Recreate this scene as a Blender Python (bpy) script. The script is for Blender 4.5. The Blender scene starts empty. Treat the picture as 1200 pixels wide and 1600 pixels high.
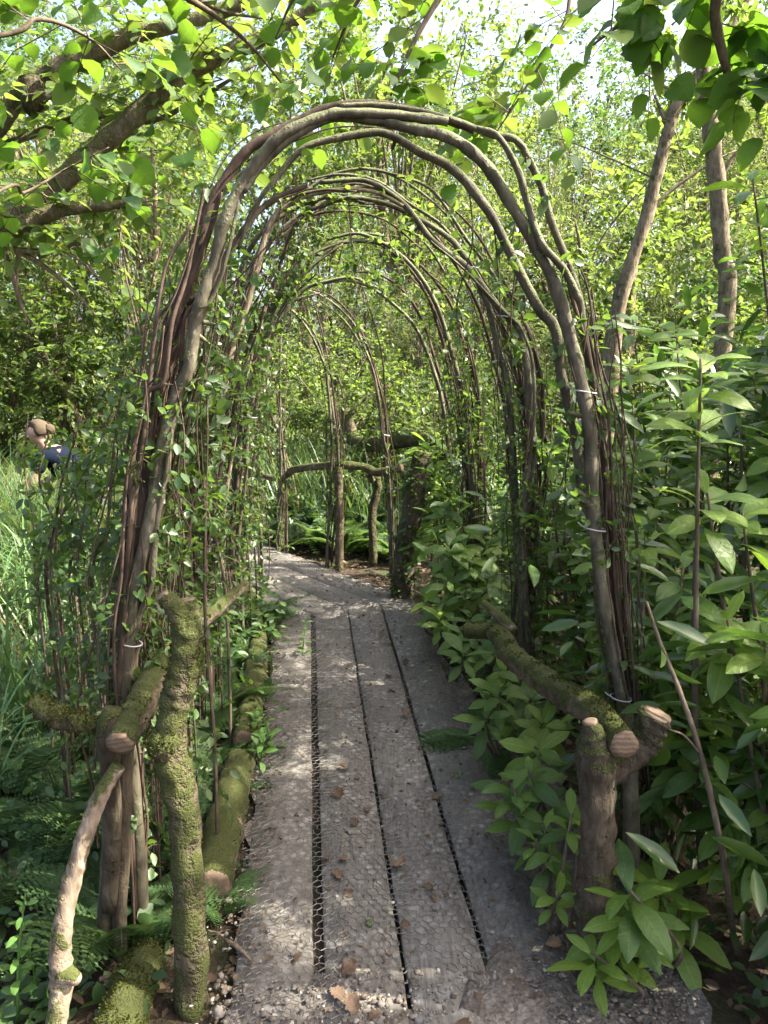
import bpy, math, random
import numpy as np
from mathutils import Vector, Matrix

R = math.radians
SC = bpy.context.scene
COL = SC.collection

# ------------------------------------------------------------------ camera
F_PX, CAM_H, PITCH = 1202.0, 1.6, R(11.3)
cam_d = bpy.data.cameras.new('camera')
cam_d.sensor_fit = 'VERTICAL'
cam_d.sensor_height = 24.0
cam_d.lens = F_PX / 1600.0 * 24.0
cam_d.clip_start = 0.05
cam_d.clip_end = 600
cam = bpy.data.objects.new('camera', cam_d)
COL.objects.link(cam)
cam.location = (0, 0, CAM_H)
cam.rotation_euler = (R(90) - PITCH, 0, 0)
SC.camera = cam

# ------------------------------------------------------------------ sky, sun, exposure
SUN_AZ, SUN_EL = R(92), R(46)          # azimuth measured from +Y (into the picture) towards +X
world = bpy.data.worlds.new('World')
SC.world = world
world.use_nodes = True
wn = world.node_tree
sky = wn.nodes.new('ShaderNodeTexSky')
sky.sky_type = 'NISHITA'
sky.sun_disc = False
sky.sun_elevation = SUN_EL
sky.sun_rotation = SUN_AZ
sky.dust_density = 6.0
sky.ozone_density = 0.0
sky.air_density = 0.55
bg = wn.nodes['Background']
bg.inputs['Strength'].default_value = 0.15
wn.links.new(sky.outputs[0], bg.inputs['Color'])
sun_d = bpy.data.lights.new('sun', 'SUN')
sun_d.energy = 5.0
sun_d.angle = R(0.53)
sun_d.color = (1.0, 0.93, 0.80)
sun = bpy.data.objects.new('sun', sun_d)
COL.objects.link(sun)
SDIR = Vector((math.sin(SUN_AZ) * math.cos(SUN_EL), math.cos(SUN_AZ) * math.cos(SUN_EL), math.sin(SUN_EL)))
sun.rotation_euler = SDIR.to_track_quat('Z', 'Y').to_euler()
sun.location = SDIR * 30
vs = SC.view_settings
vs.view_transform = 'Standard'
vs.look = 'None'
vs.exposure = 2.5
vs.gamma = 1.0
vs.use_curve_mapping = False
SC.render.engine = 'CYCLES'
cy = SC.cycles
cy.max_bounces = 8
cy.diffuse_bounces = 4
cy.glossy_bounces = 2
cy.transmission_bounces = 4
cy.transparent_max_bounces = 4
cy.sample_clamp_indirect = 6.0
cy.use_denoising = True
cy.use_adaptive_sampling = True
cy.adaptive_threshold = 0.02

rng = np.random.default_rng(7)
random.seed(7)
CP, SP = math.cos(PITCH), math.sin(PITCH)

def ray(px, py):
    u = (px - 600.0) / F_PX
    v = (800.0 - py) / F_PX
    return np.array([u, CP + v * SP, -SP + v * CP])

def at(px, py, Y):
    """world point seen at that photo pixel, at distance Y along the walk"""
    d = ray(px, py)
    t = Y / d[1]
    return np.array([d[0] * t, Y, CAM_H + d[2] * t])

def gr(px, py, z=0.0):
    d = ray(px, py)
    t = (z - CAM_H) / d[2]
    return np.array([d[0] * t, d[1] * t, z])

# ------------------------------------------------------------------ materials
MATS = {}
def new_mat(name):
    m = bpy.data.materials.new(name)
    m.use_nodes = True
    MATS[name] = m
    nt = m.node_tree
    return m, nt, nt.nodes['Principled BSDF'], nt.nodes['Material Output']

def nd(nt, t, **kw):
    n = nt.nodes.new(t)
    for k, v in kw.items():
        setattr(n, k, v)
    return n

def ramp(nt, src, stops):
    r = nd(nt, 'ShaderNodeValToRGB')
    el = r.color_ramp.elements
    while len(el) < len(stops):
        el.new(0.5)
    for e, (p, c) in zip(el, stops):
        e.position = p
        e.color = (c[0], c[1], c[2], 1)
    nt.links.new(src, r.inputs[0])
    return r.outputs[0]

def noise(nt, scale, detail=4, rough=0.6, vec=None, dist=0.0):
    n = nd(nt, 'ShaderNodeTexNoise')
    n.inputs['Scale'].default_value = scale
    n.inputs['Detail'].default_value = detail
    n.inputs['Roughness'].default_value = rough
    n.inputs['Distortion'].default_value = dist
    if vec is not None:
        nt.links.new(vec, n.inputs['Vector'])
    return n.outputs['Fac']

def mixc(nt, fac, a, b, blend='MIX'):
    m = nd(nt, 'ShaderNodeMix', data_type='RGBA', blend_type=blend)
    for s, v in ((0, fac), (6, a), (7, b)):
        if isinstance(v, (int, float)):
            m.inputs[s].default_value = v
        elif isinstance(v, tuple):
            m.inputs[s].default_value = (v[0], v[1], v[2], 1)
        else:
            nt.links.new(v, m.inputs[s])
    return m.outputs[2]

def math_n(nt, op, a, b=None, clamp=False):
    m = nd(nt, 'ShaderNodeMath', operation=op, use_clamp=clamp)
    for i, v in enumerate((a, b)):
        if v is None:
            continue
        if isinstance(v, (int, float)):
            m.inputs[i].default_value = v
        else:
            nt.links.new(v, m.inputs[i])
    return m.outputs[0]

def bump(nt, bsdf, h, strength, dist):
    b = nd(nt, 'ShaderNodeBump')
    b.inputs['Strength'].default_value = strength
    b.inputs['Distance'].default_value = dist
    nt.links.new(h, b.inputs['Height'])
    nt.links.new(b.outputs[0], bsdf.inputs['Normal'])

def objco(nt):
    return nd(nt, 'ShaderNodeTexCoord').outputs['Object']

def leaf_mat(name, dark, light, trans, fac=0.4, rough=0.42, spec=0.45, island=True, both=False, brown=0.0):
    m, nt, b, out = new_mat(name)
    if island:
        rnd = nd(nt, 'ShaderNodeNewGeometry').outputs['Random Per Island']
        if both:
            o = nd(nt, 'ShaderNodeObjectInfo').outputs['Random']
            rnd = math_n(nt, 'ADD', math_n(nt, 'MULTIPLY', rnd, 0.6), math_n(nt, 'MULTIPLY', o, 0.4))
    else:
        rnd = nd(nt, 'ShaderNodeObjectInfo').outputs['Random']
    stops = [(0.0, dark), (1.0, light)]
    if brown > 0:
        stops = [(0.0, dark), (1 - brown, light), (min(1.0, 1 - brown + 0.01), (0.16, 0.09, 0.03))]
    c = ramp(nt, rnd, stops)
    n = noise(nt, 9, 3, 0.6, objco(nt))
    if not island:
        # pale midrib and faint side veins of the single large leaves
        sx = nd(nt, 'ShaderNodeSeparateXYZ')
        nt.links.new(objco(nt), sx.inputs[0])
        ax = math_n(nt, 'ABSOLUTE', sx.outputs['X'])
        rib = ramp(nt, ax, [(0.004, (1, 1, 1)), (0.013, (0, 0, 0))])
        ph = math_n(nt, 'SINE', math_n(nt, 'MULTIPLY', math_n(nt, 'SUBTRACT', sx.outputs['Y'], math_n(nt, 'MULTIPLY', ax, 0.7)), 62.0))
        vein = ramp(nt, ph, [(0.82, (0, 0, 0)), (1.0, (1, 1, 1))])
        c = mixc(nt, math_n(nt, 'ADD', math_n(nt, 'MULTIPLY', rib, 0.5), math_n(nt, 'MULTIPLY', vein, 0.16), True), c, mixc(nt, 1.0, c, (2.0, 1.8, 1.9), 'MULTIPLY'))
        bump(nt, b, math_n(nt, 'ADD', vein, n), 0.25, 0.02)
    c = mixc(nt, math_n(nt, 'MULTIPLY', n, 0.45), c, mixc(nt, 1.0, c, (0.45, 0.5, 0.4), 'MULTIPLY'))
    nt.links.new(c, b.inputs['Base Color'])
    b.inputs['Roughness'].default_value = rough
    b.inputs['Specular IOR Level'].default_value = spec
    t = nd(nt, 'ShaderNodeBsdfTranslucent')
    tc = mixc(nt, 0.55, mixc(nt, 1.0, c, (2.2, 2.2, 1.4), 'MULTIPLY'), trans)
    nt.links.new(tc, t.inputs['Color'])
    ms = nd(nt, 'ShaderNodeMixShader')
    ms.inputs[0].default_value = fac
    nt.links.new(b.outputs[0], ms.inputs[1])
    nt.links.new(t.outputs[0], ms.inputs[2])
    nt.links.new(ms.outputs[0], out.inputs['Surface'])
    return m

leaf_mat('hazel_leaf', (0.03, 0.085, 0.016), (0.075, 0.15, 0.02), (0.18, 0.32, 0.02), 0.45, 0.5, 0.35, island=False)
leaf_mat('rhodo_leaf', (0.042, 0.092, 0.018), (0.11, 0.185, 0.03), (0.19, 0.32, 0.03), 0.3, 0.45, 0.36, island=False)
leaf_mat('rhodo_new', (0.095, 0.175, 0.026), (0.18, 0.27, 0.04), (0.25, 0.40, 0.04), 0.4, 0.44, 0.45, island=False)
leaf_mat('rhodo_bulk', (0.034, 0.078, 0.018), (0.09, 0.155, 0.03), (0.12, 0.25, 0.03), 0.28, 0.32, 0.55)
leaf_mat('climber_leaf', (0.025, 0.062, 0.018), (0.08, 0.135, 0.032), (0.18, 0.30, 0.03), 0.4, 0.42, 0.5)
leaf_mat('broad_leaf', (0.04, 0.08, 0.022), (0.12, 0.17, 0.04), (0.21, 0.30, 0.04), 0.45, 0.5, 0.35, both=True)
leaf_mat('lime_leaf', (0.05, 0.095, 0.03), (0.13, 0.165, 0.055), (0.20, 0.26, 0.05), 0.42, 0.5, 0.35, both=True)
leaf_mat('deep_leaf', (0.025, 0.065, 0.02), (0.06, 0.12, 0.03), (0.12, 0.22, 0.03), 0.4, 0.45, 0.4, both=True)
leaf_mat('fern_leaf', (0.04, 0.085, 0.03), (0.09, 0.15, 0.05), (0.15, 0.24, 0.05), 0.4, 0.55, 0.3, island=False)
leaf_mat('blade_leaf', (0.05, 0.12, 0.04), (0.12, 0.21, 0.07), (0.22, 0.35, 0.06), 0.35, 0.35, 0.5, island=False)
leaf_mat('reed_leaf', (0.03, 0.07, 0.025), (0.09, 0.14, 0.045), (0.14, 0.22, 0.045), 0.4, 0.45, 0.4, brown=0.06)
leaf_mat('cover_leaf', (0.03, 0.068, 0.024), (0.075, 0.13, 0.04), (0.15, 0.28, 0.03), 0.35, 0.5, 0.4)
leaf_mat('herb_leaf', (0.06, 0.14, 0.03), (0.12, 0.22, 0.05), (0.22, 0.38, 0.04), 0.4, 0.5, 0.35)
leaf_mat('dead_leaf', (0.06, 0.04, 0.026), (0.17, 0.12, 0.075), (0.22, 0.12, 0.05), 0.15, 0.7, 0.2)
leaf_mat('fallen_leaf', (0.075, 0.05, 0.034), (0.20, 0.135, 0.088), (0.22, 0.12, 0.05), 0.15, 0.7, 0.2, island=False)

def bark(name, c0, c1, c2, moss=0.0, mosscol=(0.048, 0.056, 0.013), scale=1.0, up=0.4, rough=0.85, bs=0.5):
    m, nt, b, out = new_mat(name)
    co = objco(nt)
    mp = nd(nt, 'ShaderNodeMapping')
    mp.inputs['Scale'].default_value = (1, 1, 0.35)
    nt.links.new(co, mp.inputs['Vector'])
    n1 = noise(nt, 38 * scale, 6, 0.7, mp.outputs[0], 0.4)
    n2 = noise(nt, 7 * scale, 4, 0.6, co)
    c = ramp(nt, n1, [(0.28, c0), (0.52, c1), (0.75, c2)])
    c = mixc(nt, ramp(nt, n2, [(0.35, (0, 0, 0)), (0.7, (1, 1, 1))]), mixc(nt, 1.0, c, (0.55, 0.55, 0.5), 'MULTIPLY'), c)
    h = n1
    if moss > 0:
        g = nd(nt, 'ShaderNodeNewGeometry')
        sep = nd(nt, 'ShaderNodeSeparateXYZ')
        nt.links.new(g.outputs['Normal'], sep.inputs[0])
        n3 = noise(nt, 11 * scale, 5, 0.7, co)
        a = math_n(nt, 'ADD', math_n(nt, 'MULTIPLY', sep.outputs['Z'], up), n3)
        f = ramp(nt, a, [(0.62 - moss * 0.45, (0, 0, 0)), (0.74 - moss * 0.45, (1, 1, 1))])
        n4 = noise(nt, 160, 3, 0.7, co)
        mc = ramp(nt, n4, [(0.3, tuple(x * 0.45 for x in mosscol)), (0.7, tuple(x * 1.5 for x in mosscol))])
        c = mixc(nt, f, c, mc)
        h = math_n(nt, 'ADD', n1, math_n(nt, 'MULTIPLY', f, math_n(nt, 'ADD', n4, 0.6)))
    nt.links.new(c, b.inputs['Base Color'])
    b.inputs['Roughness'].default_value = rough
    b.inputs['Specular IOR Level'].default_value = 0.25
    bump(nt, b, h, bs, 0.012)
    return m

bark('willow_bark', (0.034, 0.029, 0.019), (0.095, 0.084, 0.056), (0.19, 0.172, 0.125), 0.15, (0.10, 0.11, 0.05), bs=0.35, rough=0.7)
bark('dark_vine', (0.025, 0.016, 0.011), (0.07, 0.046, 0.032), (0.14, 0.095, 0.068), 0.0, bs=0.3)
bark('red_vine', (0.036, 0.025, 0.018), (0.095, 0.07, 0.05), (0.18, 0.142, 0.105), 0.0, bs=0.3)
bark('moss_bark', (0.035, 0.027, 0.018), (0.10, 0.08, 0.05), (0.20, 0.165, 0.11), 0.45, scale=0.8, up=0.15, bs=0.9)
bark('half_moss_bark', (0.045, 0.034, 0.022), (0.14, 0.108, 0.07), (0.28, 0.225, 0.155), 0.27, scale=0.9, up=0.28, bs=0.9)
bark('pale_bark', (0.085, 0.062, 0.042), (0.24, 0.185, 0.135), (0.42, 0.36, 0.28), 0.06, bs=0.5)
bark('rough_bark', (0.028, 0.021, 0.014), (0.09, 0.07, 0.047), (0.18, 0.148, 0.105), 0.10, bs=1.0)
bark('tree_bark', (0.07, 0.055, 0.036), (0.20, 0.16, 0.105), (0.36, 0.30, 0.21), 0.18, up=0.1, bs=0.8)
bark('tree_moss', (0.06, 0.05, 0.033), (0.17, 0.14, 0.09), (0.30, 0.25, 0.17), 0.33, (0.085, 0.09, 0.022), up=0.2, bs=0.9)
bark('twig_bark', (0.05, 0.038, 0.026), (0.13, 0.10, 0.07), (0.24, 0.19, 0.14), 0.0, bs=0.3)

def cut_mat():
    m, nt, b, out = new_mat('cut_wood')
    co = objco(nt)
    w = nd(nt, 'ShaderNodeTexWave', wave_type='RINGS', rings_direction='SPHERICAL')
    w.inputs['Scale'].default_value = 24
    w.inputs['Distortion'].default_value = 5
    w.inputs['Detail'].default_value = 3
    w.inputs['Detail Scale'].default_value = 1.5
    nt.links.new(co, w.inputs['Vector'])
    n = noise(nt, 60, 5, 0.7, co)
    c = ramp(nt, w.outputs['Fac'], [(0.0, (0.075, 0.056, 0.037)), (1.0, (0.17, 0.13, 0.088))])
    c = mixc(nt, math_n(nt, 'MULTIPLY', n, 0.7), c, (0.13, 0.07, 0.035))
    nt.links.new(c, b.inputs['Base Color'])
    b.inputs['Roughness'].default_value = 0.8
    bump(nt, b, n, 0.5, 0.006)
cut_mat()

def moss_mat():
    leaf_mat('moss', (0.022, 0.026, 0.007), (0.07, 0.076, 0.015), (0.10, 0.115, 0.018), 0.3, 0.9, 0.1)
moss_mat()

def plank_mat():
    m, nt, b, out = new_mat('plank_wood')
    co = nd(nt, 'ShaderNodeNewGeometry').outputs['Position']
    oi = nd(nt, 'ShaderNodeObjectInfo').outputs['Random']
    mp = nd(nt, 'ShaderNodeMapping')
    mp.inputs['Rotation'].default_value = (0, 0, R(-5.5))
    mp.inputs['Scale'].default_value = (14, 1.2, 1)
    nt.links.new(co, mp.inputs['Vector'])
    grain = noise(nt, 6, 6, 0.7, mp.outputs[0], 0.5)
    c = ramp(nt, grain, [(0.25, (0.05, 0.045, 0.037)), (0.55, (0.13, 0.119, 0.10)), (0.8, (0.22, 0.205, 0.178))])
    # trodden mud, paler dried silt and dark leaf mould, all with shapes of their own
    big = noise(nt, 2.3, 6, 0.65, co, 0.6)
    mud = ramp(nt, big, [(0.40, (0, 0, 0)), (0.62, (1, 1, 1))])
    fine = noise(nt, 26, 5, 0.75, co)
    silt = ramp(nt, fine, [(0.35, (0.085, 0.076, 0.062)), (0.7, (0.22, 0.205, 0.176))])
    c = mixc(nt, math_n(nt, 'MULTIPLY', mud, 0.55), c, silt)
    v = nd(nt, 'ShaderNodeTexVoronoi')
    v.inputs['Scale'].default_value = 34
    nt.links.new(co, v.inputs['Vector'])
    blotch = ramp(nt, v.outputs['Distance'], [(0.10, (1, 1, 1)), (0.55, (0, 0, 0))])
    blotch = mixc(nt, 1.0, blotch, ramp(nt, noise(nt, 5, 4, 0.7, co), [(0.42, (0, 0, 0)), (0.62, (1, 1, 1))]), 'MULTIPLY')
    c = mixc(nt, math_n(nt, 'MULTIPLY', blotch, 0.75), c, (0.38, 0.365, 0.335))
    dirt = ramp(nt, noise(nt, 60, 5, 0.8, co), [(0.56, (0, 0, 0)), (0.66, (1, 1, 1))])
    c = mixc(nt, math_n(nt, 'MULTIPLY', dirt, 0.55), c, (0.06, 0.045, 0.032))
    c = mixc(nt, math_n(nt, 'MULTIPLY', oi, 0.35), c, mixc(nt, 1.0, c, (0.5, 0.48, 0.46), 'MULTIPLY'))
    nt.links.new(c, b.inputs['Base Color'])
    b.inputs['Roughness'].default_value = 0.75
    b.inputs['Specular IOR Level'].default_value = 0.35
    bump(nt, b, math_n(nt, 'ADD', fine, math_n(nt, 'MULTIPLY', grain, 1.6)), 0.3, 0.006)
plank_mat()

def gravel_mat():
    m, nt, b, out = new_mat('path_gravel')
    co = objco(nt)
    v = nd(nt, 'ShaderNodeTexVoronoi')
    v.inputs['Scale'].default_value = 70
    nt.links.new(co, v.inputs['Vector'])
    n = noise(nt, 5, 6, 0.7, co)
    f = noise(nt, 45, 5, 0.75, co)
    c = ramp(nt, v.outputs['Color'], [(0.0, (0.055, 0.046, 0.037)), (1.0, (0.19, 0.17, 0.145))])
    c = mixc(nt, ramp(nt, n, [(0.42, (0, 0, 0)), (0.62, (1, 1, 1))]), c, (0.07, 0.052, 0.036))
    c = mixc(nt, ramp(nt, f, [(0.5, (0, 0, 0)), (0.75, (1, 1, 1))]), c, (0.18, 0.162, 0.14))
    nt.links.new(c, b.inputs['Base Color'])
    b.inputs['Roughness'].default_value = 0.9
    bump(nt, b, math_n(nt, 'ADD', f, v.outputs['Distance']), 0.9, 0.012)
gravel_mat()

def ground_mat():
    m, nt, b, out = new_mat('ground_soil')
    co = nd(nt, 'ShaderNodeNewGeometry').outputs['Position']
    n = noise(nt, 3, 6, 0.7, co)
    f = noise(nt, 40, 5, 0.75, co)
    c = ramp(nt, f, [(0.3, (0.022, 0.015, 0.010)), (0.55, (0.06, 0.042, 0.028)), (0.75, (0.13, 0.09, 0.06))])
    c = mixc(nt, ramp(nt, n, [(0.45, (0, 0, 0)), (0.65, (1, 1, 1))]), c, (0.035, 0.05, 0.016))
    sep = nd(nt, 'ShaderNodeSeparateXYZ')
    nt.links.new(co, sep.inputs[0])
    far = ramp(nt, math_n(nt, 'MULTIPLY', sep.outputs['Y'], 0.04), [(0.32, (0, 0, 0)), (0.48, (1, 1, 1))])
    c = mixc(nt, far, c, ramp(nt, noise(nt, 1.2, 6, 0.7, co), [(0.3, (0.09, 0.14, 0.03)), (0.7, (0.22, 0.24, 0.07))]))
    nt.links.new(c, b.inputs['Base Color'])
    b.inputs['Roughness'].default_value = 0.95
    b.inputs['Specular IOR Level'].default_value = 0.2
    bump(nt, b, f, 1.0, 0.03)
ground_mat()

def simple(name, col, rough=0.6, metal=0.0, spec=0.4, var=0.5, scale=30):
    m, nt, b, out = new_mat(name)
    n = noise(nt, scale, 4, 0.65, objco(nt))
    c = mixc(nt, math_n(nt, 'MULTIPLY', n, var), col, tuple(x * 0.4 for x in col))
    nt.links.new(c, b.inputs['Base Color'])
    b.inputs['Roughness'].default_value = rough
    b.inputs['Metallic'].default_value = metal
    b.inputs['Specular IOR Level'].default_value = spec
    bump(nt, b, n, 0.2, 0.004)
    return m
simple('wire', (0.12, 0.115, 0.11), 0.5, 0.5)
simple('tie_plastic', (0.38, 0.38, 0.37), 0.45, var=0.2)
simple('stone', (0.27, 0.24, 0.195), 0.85, var=0.7, scale=14)
def pebble_mat():
    m, nt, b, out = new_mat('pebble')
    rnd = nd(nt, 'ShaderNodeNewGeometry').outputs['Random Per Island']
    c = ramp(nt, rnd, [(0.0, (0.06, 0.048, 0.036)), (0.6, (0.16, 0.14, 0.115)), (0.9, (0.24, 0.22, 0.19)), (1.0, (0.42, 0.40, 0.36))])
    nt.links.new(mixc(nt, noise(nt, 50, 3, 0.6, objco(nt)), c, mixc(nt, 1.0, c, (0.5, 0.46, 0.42), 'MULTIPLY')), b.inputs['Base Color'])
    b.inputs['Roughness'].default_value = 0.9
pebble_mat()
simple('skin', (0.30, 0.185, 0.135), 0.5, var=0.15)
simple('hair', (0.085, 0.066, 0.045), 0.95, spec=0.08, var=0.8, scale=120)
simple('navy_cloth', (0.007, 0.010, 0.02), 0.95, spec=0.03, var=0.3)
simple('grey_cloth', (0.06, 0.06, 0.065), 0.85, var=0.3)
simple('pale_gravel', (0.52, 0.50, 0.46), 0.9, var=0.4, scale=8)

# ------------------------------------------------------------------ mesh helpers
def mesh_np(name, V, F, mat, smooth=False):
    V = np.asarray(V, dtype=np.float32)
    me = bpy.data.meshes.new(name)
    if isinstance(F, np.ndarray):
        M, k = F.shape
        me.vertices.add(len(V))
        me.vertices.foreach_set('co', V.ravel())
        me.loops.add(M * k)
        me.loops.foreach_set('vertex_index', F.astype(np.int32).ravel())
        me.polygons.add(M)
        me.polygons.foreach_set('loop_start', np.arange(0, M * k, k, dtype=np.int32))
        me.polygons.foreach_set('loop_total', np.full(M, k, dtype=np.int32))
        me.update(calc_edges=True)
    else:
        me.from_pydata(V.tolist(), [], F)
    me.materials.append(MATS[mat])
    if smooth:
        me.polygons.foreach_set('use_smooth', np.ones(len(me.polygons), dtype=bool))
    return me

def link(name, me, parent=None, loc=None):
    o = bpy.data.objects.new(name, me)
    COL.objects.link(o)
    if parent is not None:
        o.parent = parent
    if loc is not None:
        o.location = loc
    return o

def tag(o, label=None, cat=None, group=None, kind=None):
    if label: o['label'] = label
    if cat: o['category'] = cat
    if group: o['group'] = group
    if kind: o['kind'] = kind
    return o

class Thing:
    """an Empty at the thing's base; parts are given in world coordinates"""
    def __init__(self, name, loc, label, cat, group=None):
        self.loc = np.array(loc, dtype=float)
        self.o = bpy.data.objects.new(name, None)
        self.o.empty_display_size = 0.1
        self.o.location = tuple(self.loc)
        COL.objects.link(self.o)
        tag(self.o, label, cat, group)
    def add(self, name, V, F, mat, smooth=True, kind=None, under=None):
        me = mesh_np(name, np.asarray(V) - self.loc, F, mat, smooth)
        o = link(name, me, under or self.o)
        if kind: o['kind'] = kind
        return o
    def inst(self, name, me, M, under=None):
        o = link(name, me, under or self.o)
        M = M.copy()
        M.translation = M.translation - Vector(self.loc)
        o.matrix_basis = M
        return o

def catmull(P, n):
    P = np.asarray(P, float)
    if len(P) == 2:
        t = np.linspace(0, 1, n)[:, None]
        return P[0] * (1 - t) + P[1] * t
    Q = np.vstack([2 * P[0] - P[1], P, 2 * P[-1] - P[-2]])
    out = []
    m = len(P) - 1
    ts = np.linspace(0, m, n)
    for t in ts:
        i = min(int(t), m - 1)
        u = t - i
        a, b, c, d = Q[i], Q[i + 1], Q[i + 2], Q[i + 3]
        out.append(0.5 * ((2 * b) + (-a + c) * u + (2 * a - 5 * b + 4 * c - d) * u * u + (-a + 3 * b - 3 * c + d) * u ** 3))
    return np.array(out)

def frames(C):
    T = np.gradient(C, axis=0)
    T /= np.linalg.norm(T, axis=1)[:, None] + 1e-9
    ref = np.array([0, 0, 1.0]) if abs(T[0][2]) < 0.9 else np.array([1.0, 0, 0])
    N = np.cross(T[0], ref); N /= np.linalg.norm(N)
    Ns = []
    for t in T:
        N = N - t * np.dot(N, t)
        N /= np.linalg.norm(N) + 1e-9
        Ns.append(N)
    Ns = np.array(Ns)
    return T, Ns, np.cross(T, Ns)

def tube(P, rad, sides=8, n=None, lump=0.0, seed=0, caps=True):
    """swept tube through P with tapering, slightly lumpy section -> V, F(quads)"""
    P = np.asarray(P, float)
    if n is None:
        n = max(4, (len(P) - 1) * 4 + 1)
    C = catmull(P, n)
    rr = np.atleast_1d(np.asarray(rad, float))
    if len(rr) == 1: rr = np.repeat(rr, 2)
    r = np.interp(np.linspace(0, 1, n), np.linspace(0, 1, len(rr)), rr)
    T, N, B = frames(C)
    a = np.linspace(0, 2 * np.pi, sides, endpoint=False)
    rs = np.random.default_rng(seed)
    rad2 = np.repeat(r[:, None], sides, 1)
    if lump > 0:
        s = np.arange(n)[:, None] * 1.0
        for k in range(5):
            f, ph, m = rs.uniform(0.2, 1.6), rs.uniform(0, 6.28), rs.integers(0, 4)
            rad2 = rad2 * (1 + lump * 0.45 * np.sin(f * s + m * a[None, :] + ph))
        rad2 = rad2 * (1 + lump * 0.3 * rs.standard_normal((n, sides)))
        m_ = max(3, n // 7)      # furrows that run along the bark
        g = rs.standard_normal((m_, sides))
        fx = np.linspace(0, m_ - 1, n)
        rad2 = rad2 * (1 + lump * .42 * np.stack([np.interp(fx, np.arange(m_), g[:, q]) for q in range(sides)], 1))
    V = C[:, None, :] + rad2[:, :, None] * (np.cos(a)[None, :, None] * N[:, None, :] + np.sin(a)[None, :, None] * B[:, None, :])
    V = V.reshape(-1, 3)
    i = np.arange(n - 1)[:, None] * sides
    j = np.arange(sides)[None, :]
    j2 = (j + 1) % sides
    F = np.stack([i + j, i + j2, i + sides + j2, i + sides + j], -1).reshape(-1, 4)
    if caps and sides >= 4:
        V = np.vstack([V, C[0], C[-1]])
        c0, c1 = n * sides, n * sides + 1
        e = (n - 1) * sides
        cf = []
        for q in range(0, sides, 2):
            cf.append([c0, (q + 2) % sides, q + 1, q])
            cf.append([c1, e + q, e + (q + 1) % sides, e + (q + 2) % sides])
        F = np.vstack([F, np.array(cf)])
    return V, F

def join(parts):
    Vs, Fs, o = [], [], 0
    for V, F in parts:
        Vs.append(V); Fs.append(F + o); o += len(V)
    return np.vstack(Vs), np.vstack(Fs)

def disc(c, nrm, r, sides=14, seed=0, lump=0.05, lift=0.003):
    """saw-cut face: a thin lens slightly proud of the log's end -> V, F(quads)"""
    rs = np.random.default_rng(seed)
    nrm = np.asarray(nrm, float); nrm /= np.linalg.norm(nrm)
    x = np.cross(nrm, [0.3, 0.2, 1.0]); x /= np.linalg.norm(x)
    y = np.cross(nrm, x)
    a = np.linspace(0, 2 * np.pi, sides, endpoint=False)
    rr = r * (1 + lump * rs.standard_normal(sides))
    ring = np.cos(a)[:, None] * x + np.sin(a)[:, None] * y
    V = np.vstack([c + ring * rr[:, None] + nrm * lift, c + ring * rr[:, None] * 0.55 + nrm * (lift + 0.002), c + nrm * (lift + 0.001), c + ring * rr[:, None] - nrm * 0.004])
    V = np.vstack([V[:2 * sides], V[2 * sides:2 * sides + 1], V[2 * sides + 1:]])
    F = []
    for q in range(sides):
        p = (q + 1) % sides
        F.append([q, p, sides + p, sides + q])
        F.append([2 * sides + 1 + q, 2 * sides + 1 + p, p, q])
    for q in range(0, sides, 2):
        F.append([sides + q, sides + (q + 1) % sides, sides + (q + 2) % sides, 2 * sides])
    return V, np.array(F)

# ---- leaf templates: +Y is the length, Z the upper side
T_MID = (np.array([[0, 0, 0], [-.2, .22, .05], [-.27, .5, .06], [-.17, .8, .02], [0, 1, -.06], [.17, .8, .02], [.27, .5, .06], [.2, .22, .05], [0, .5, -.01]]),
         np.array([[0, 8, 2, 1], [8, 4, 3, 2], [0, 7, 6, 8], [8, 6, 5, 4]]))
T_NARROW = (T_MID[0] * np.array([0.55, 1, 1]), T_MID[1])
T_ROUND = (T_MID[0] * np.array([1.45, 1, 1.2]), T_MID[1])
T_SMALL = (np.array([[0, 0, 0], [-.3, .45, .06], [0, 1, -.05], [.3, .45, .06]]), np.array([[0, 2, 1], [0, 3, 2]]))

def leaf_mesh(name, width, prof, mat, curl=0.2, fold=0.08, wav=0.0, serr=0.0, n=7, seed=0, petiole=0.08):
    """large leaf of unit length with midrib, rounded outline and curl; 4 columns x n rows"""
    rs = np.random.default_rng(seed)
    V, F = [], []
    ts = np.linspace(0, 1, n)
    for i, t in enumerate(ts):
        w = width * np.interp(t, prof[0], prof[1])
        if serr and 0 < i < n - 1:
            w *= 1 + serr * (1 if i % 2 else -1)
        y = petiole + t * (1 - petiole)
        z = -curl * t * t + 0.05 * math.sin(t * 3)
        for s in (-1, -0.55, 0, 0.55, 1):
            k = abs(s)
            yy = y - (0.035 * k if 0 < t < 1 else 0)
            V.append([s * w, yy, z + fold * k * w * 2.2 - 0.25 * fold * k * k + wav * rs.standard_normal() * (k > 0.9)])
    for i in range(n - 1):
        for j in range(4):
            a = i * 5 + j
            F.append([a, a + 1, a + 6, a + 5])
    b = len(V)
    for yy in (0, petiole + 0.02):
        V += [[-.008, yy, 0], [.008, yy, 0], [0, yy, -.012]]
    for q in range(3):
        p = (q + 1) % 3
        F.append([b + q, b + p, b + 3 + p, b + 3 + q])
    return mesh_np(name, V, np.array(F), mat, True)

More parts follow.
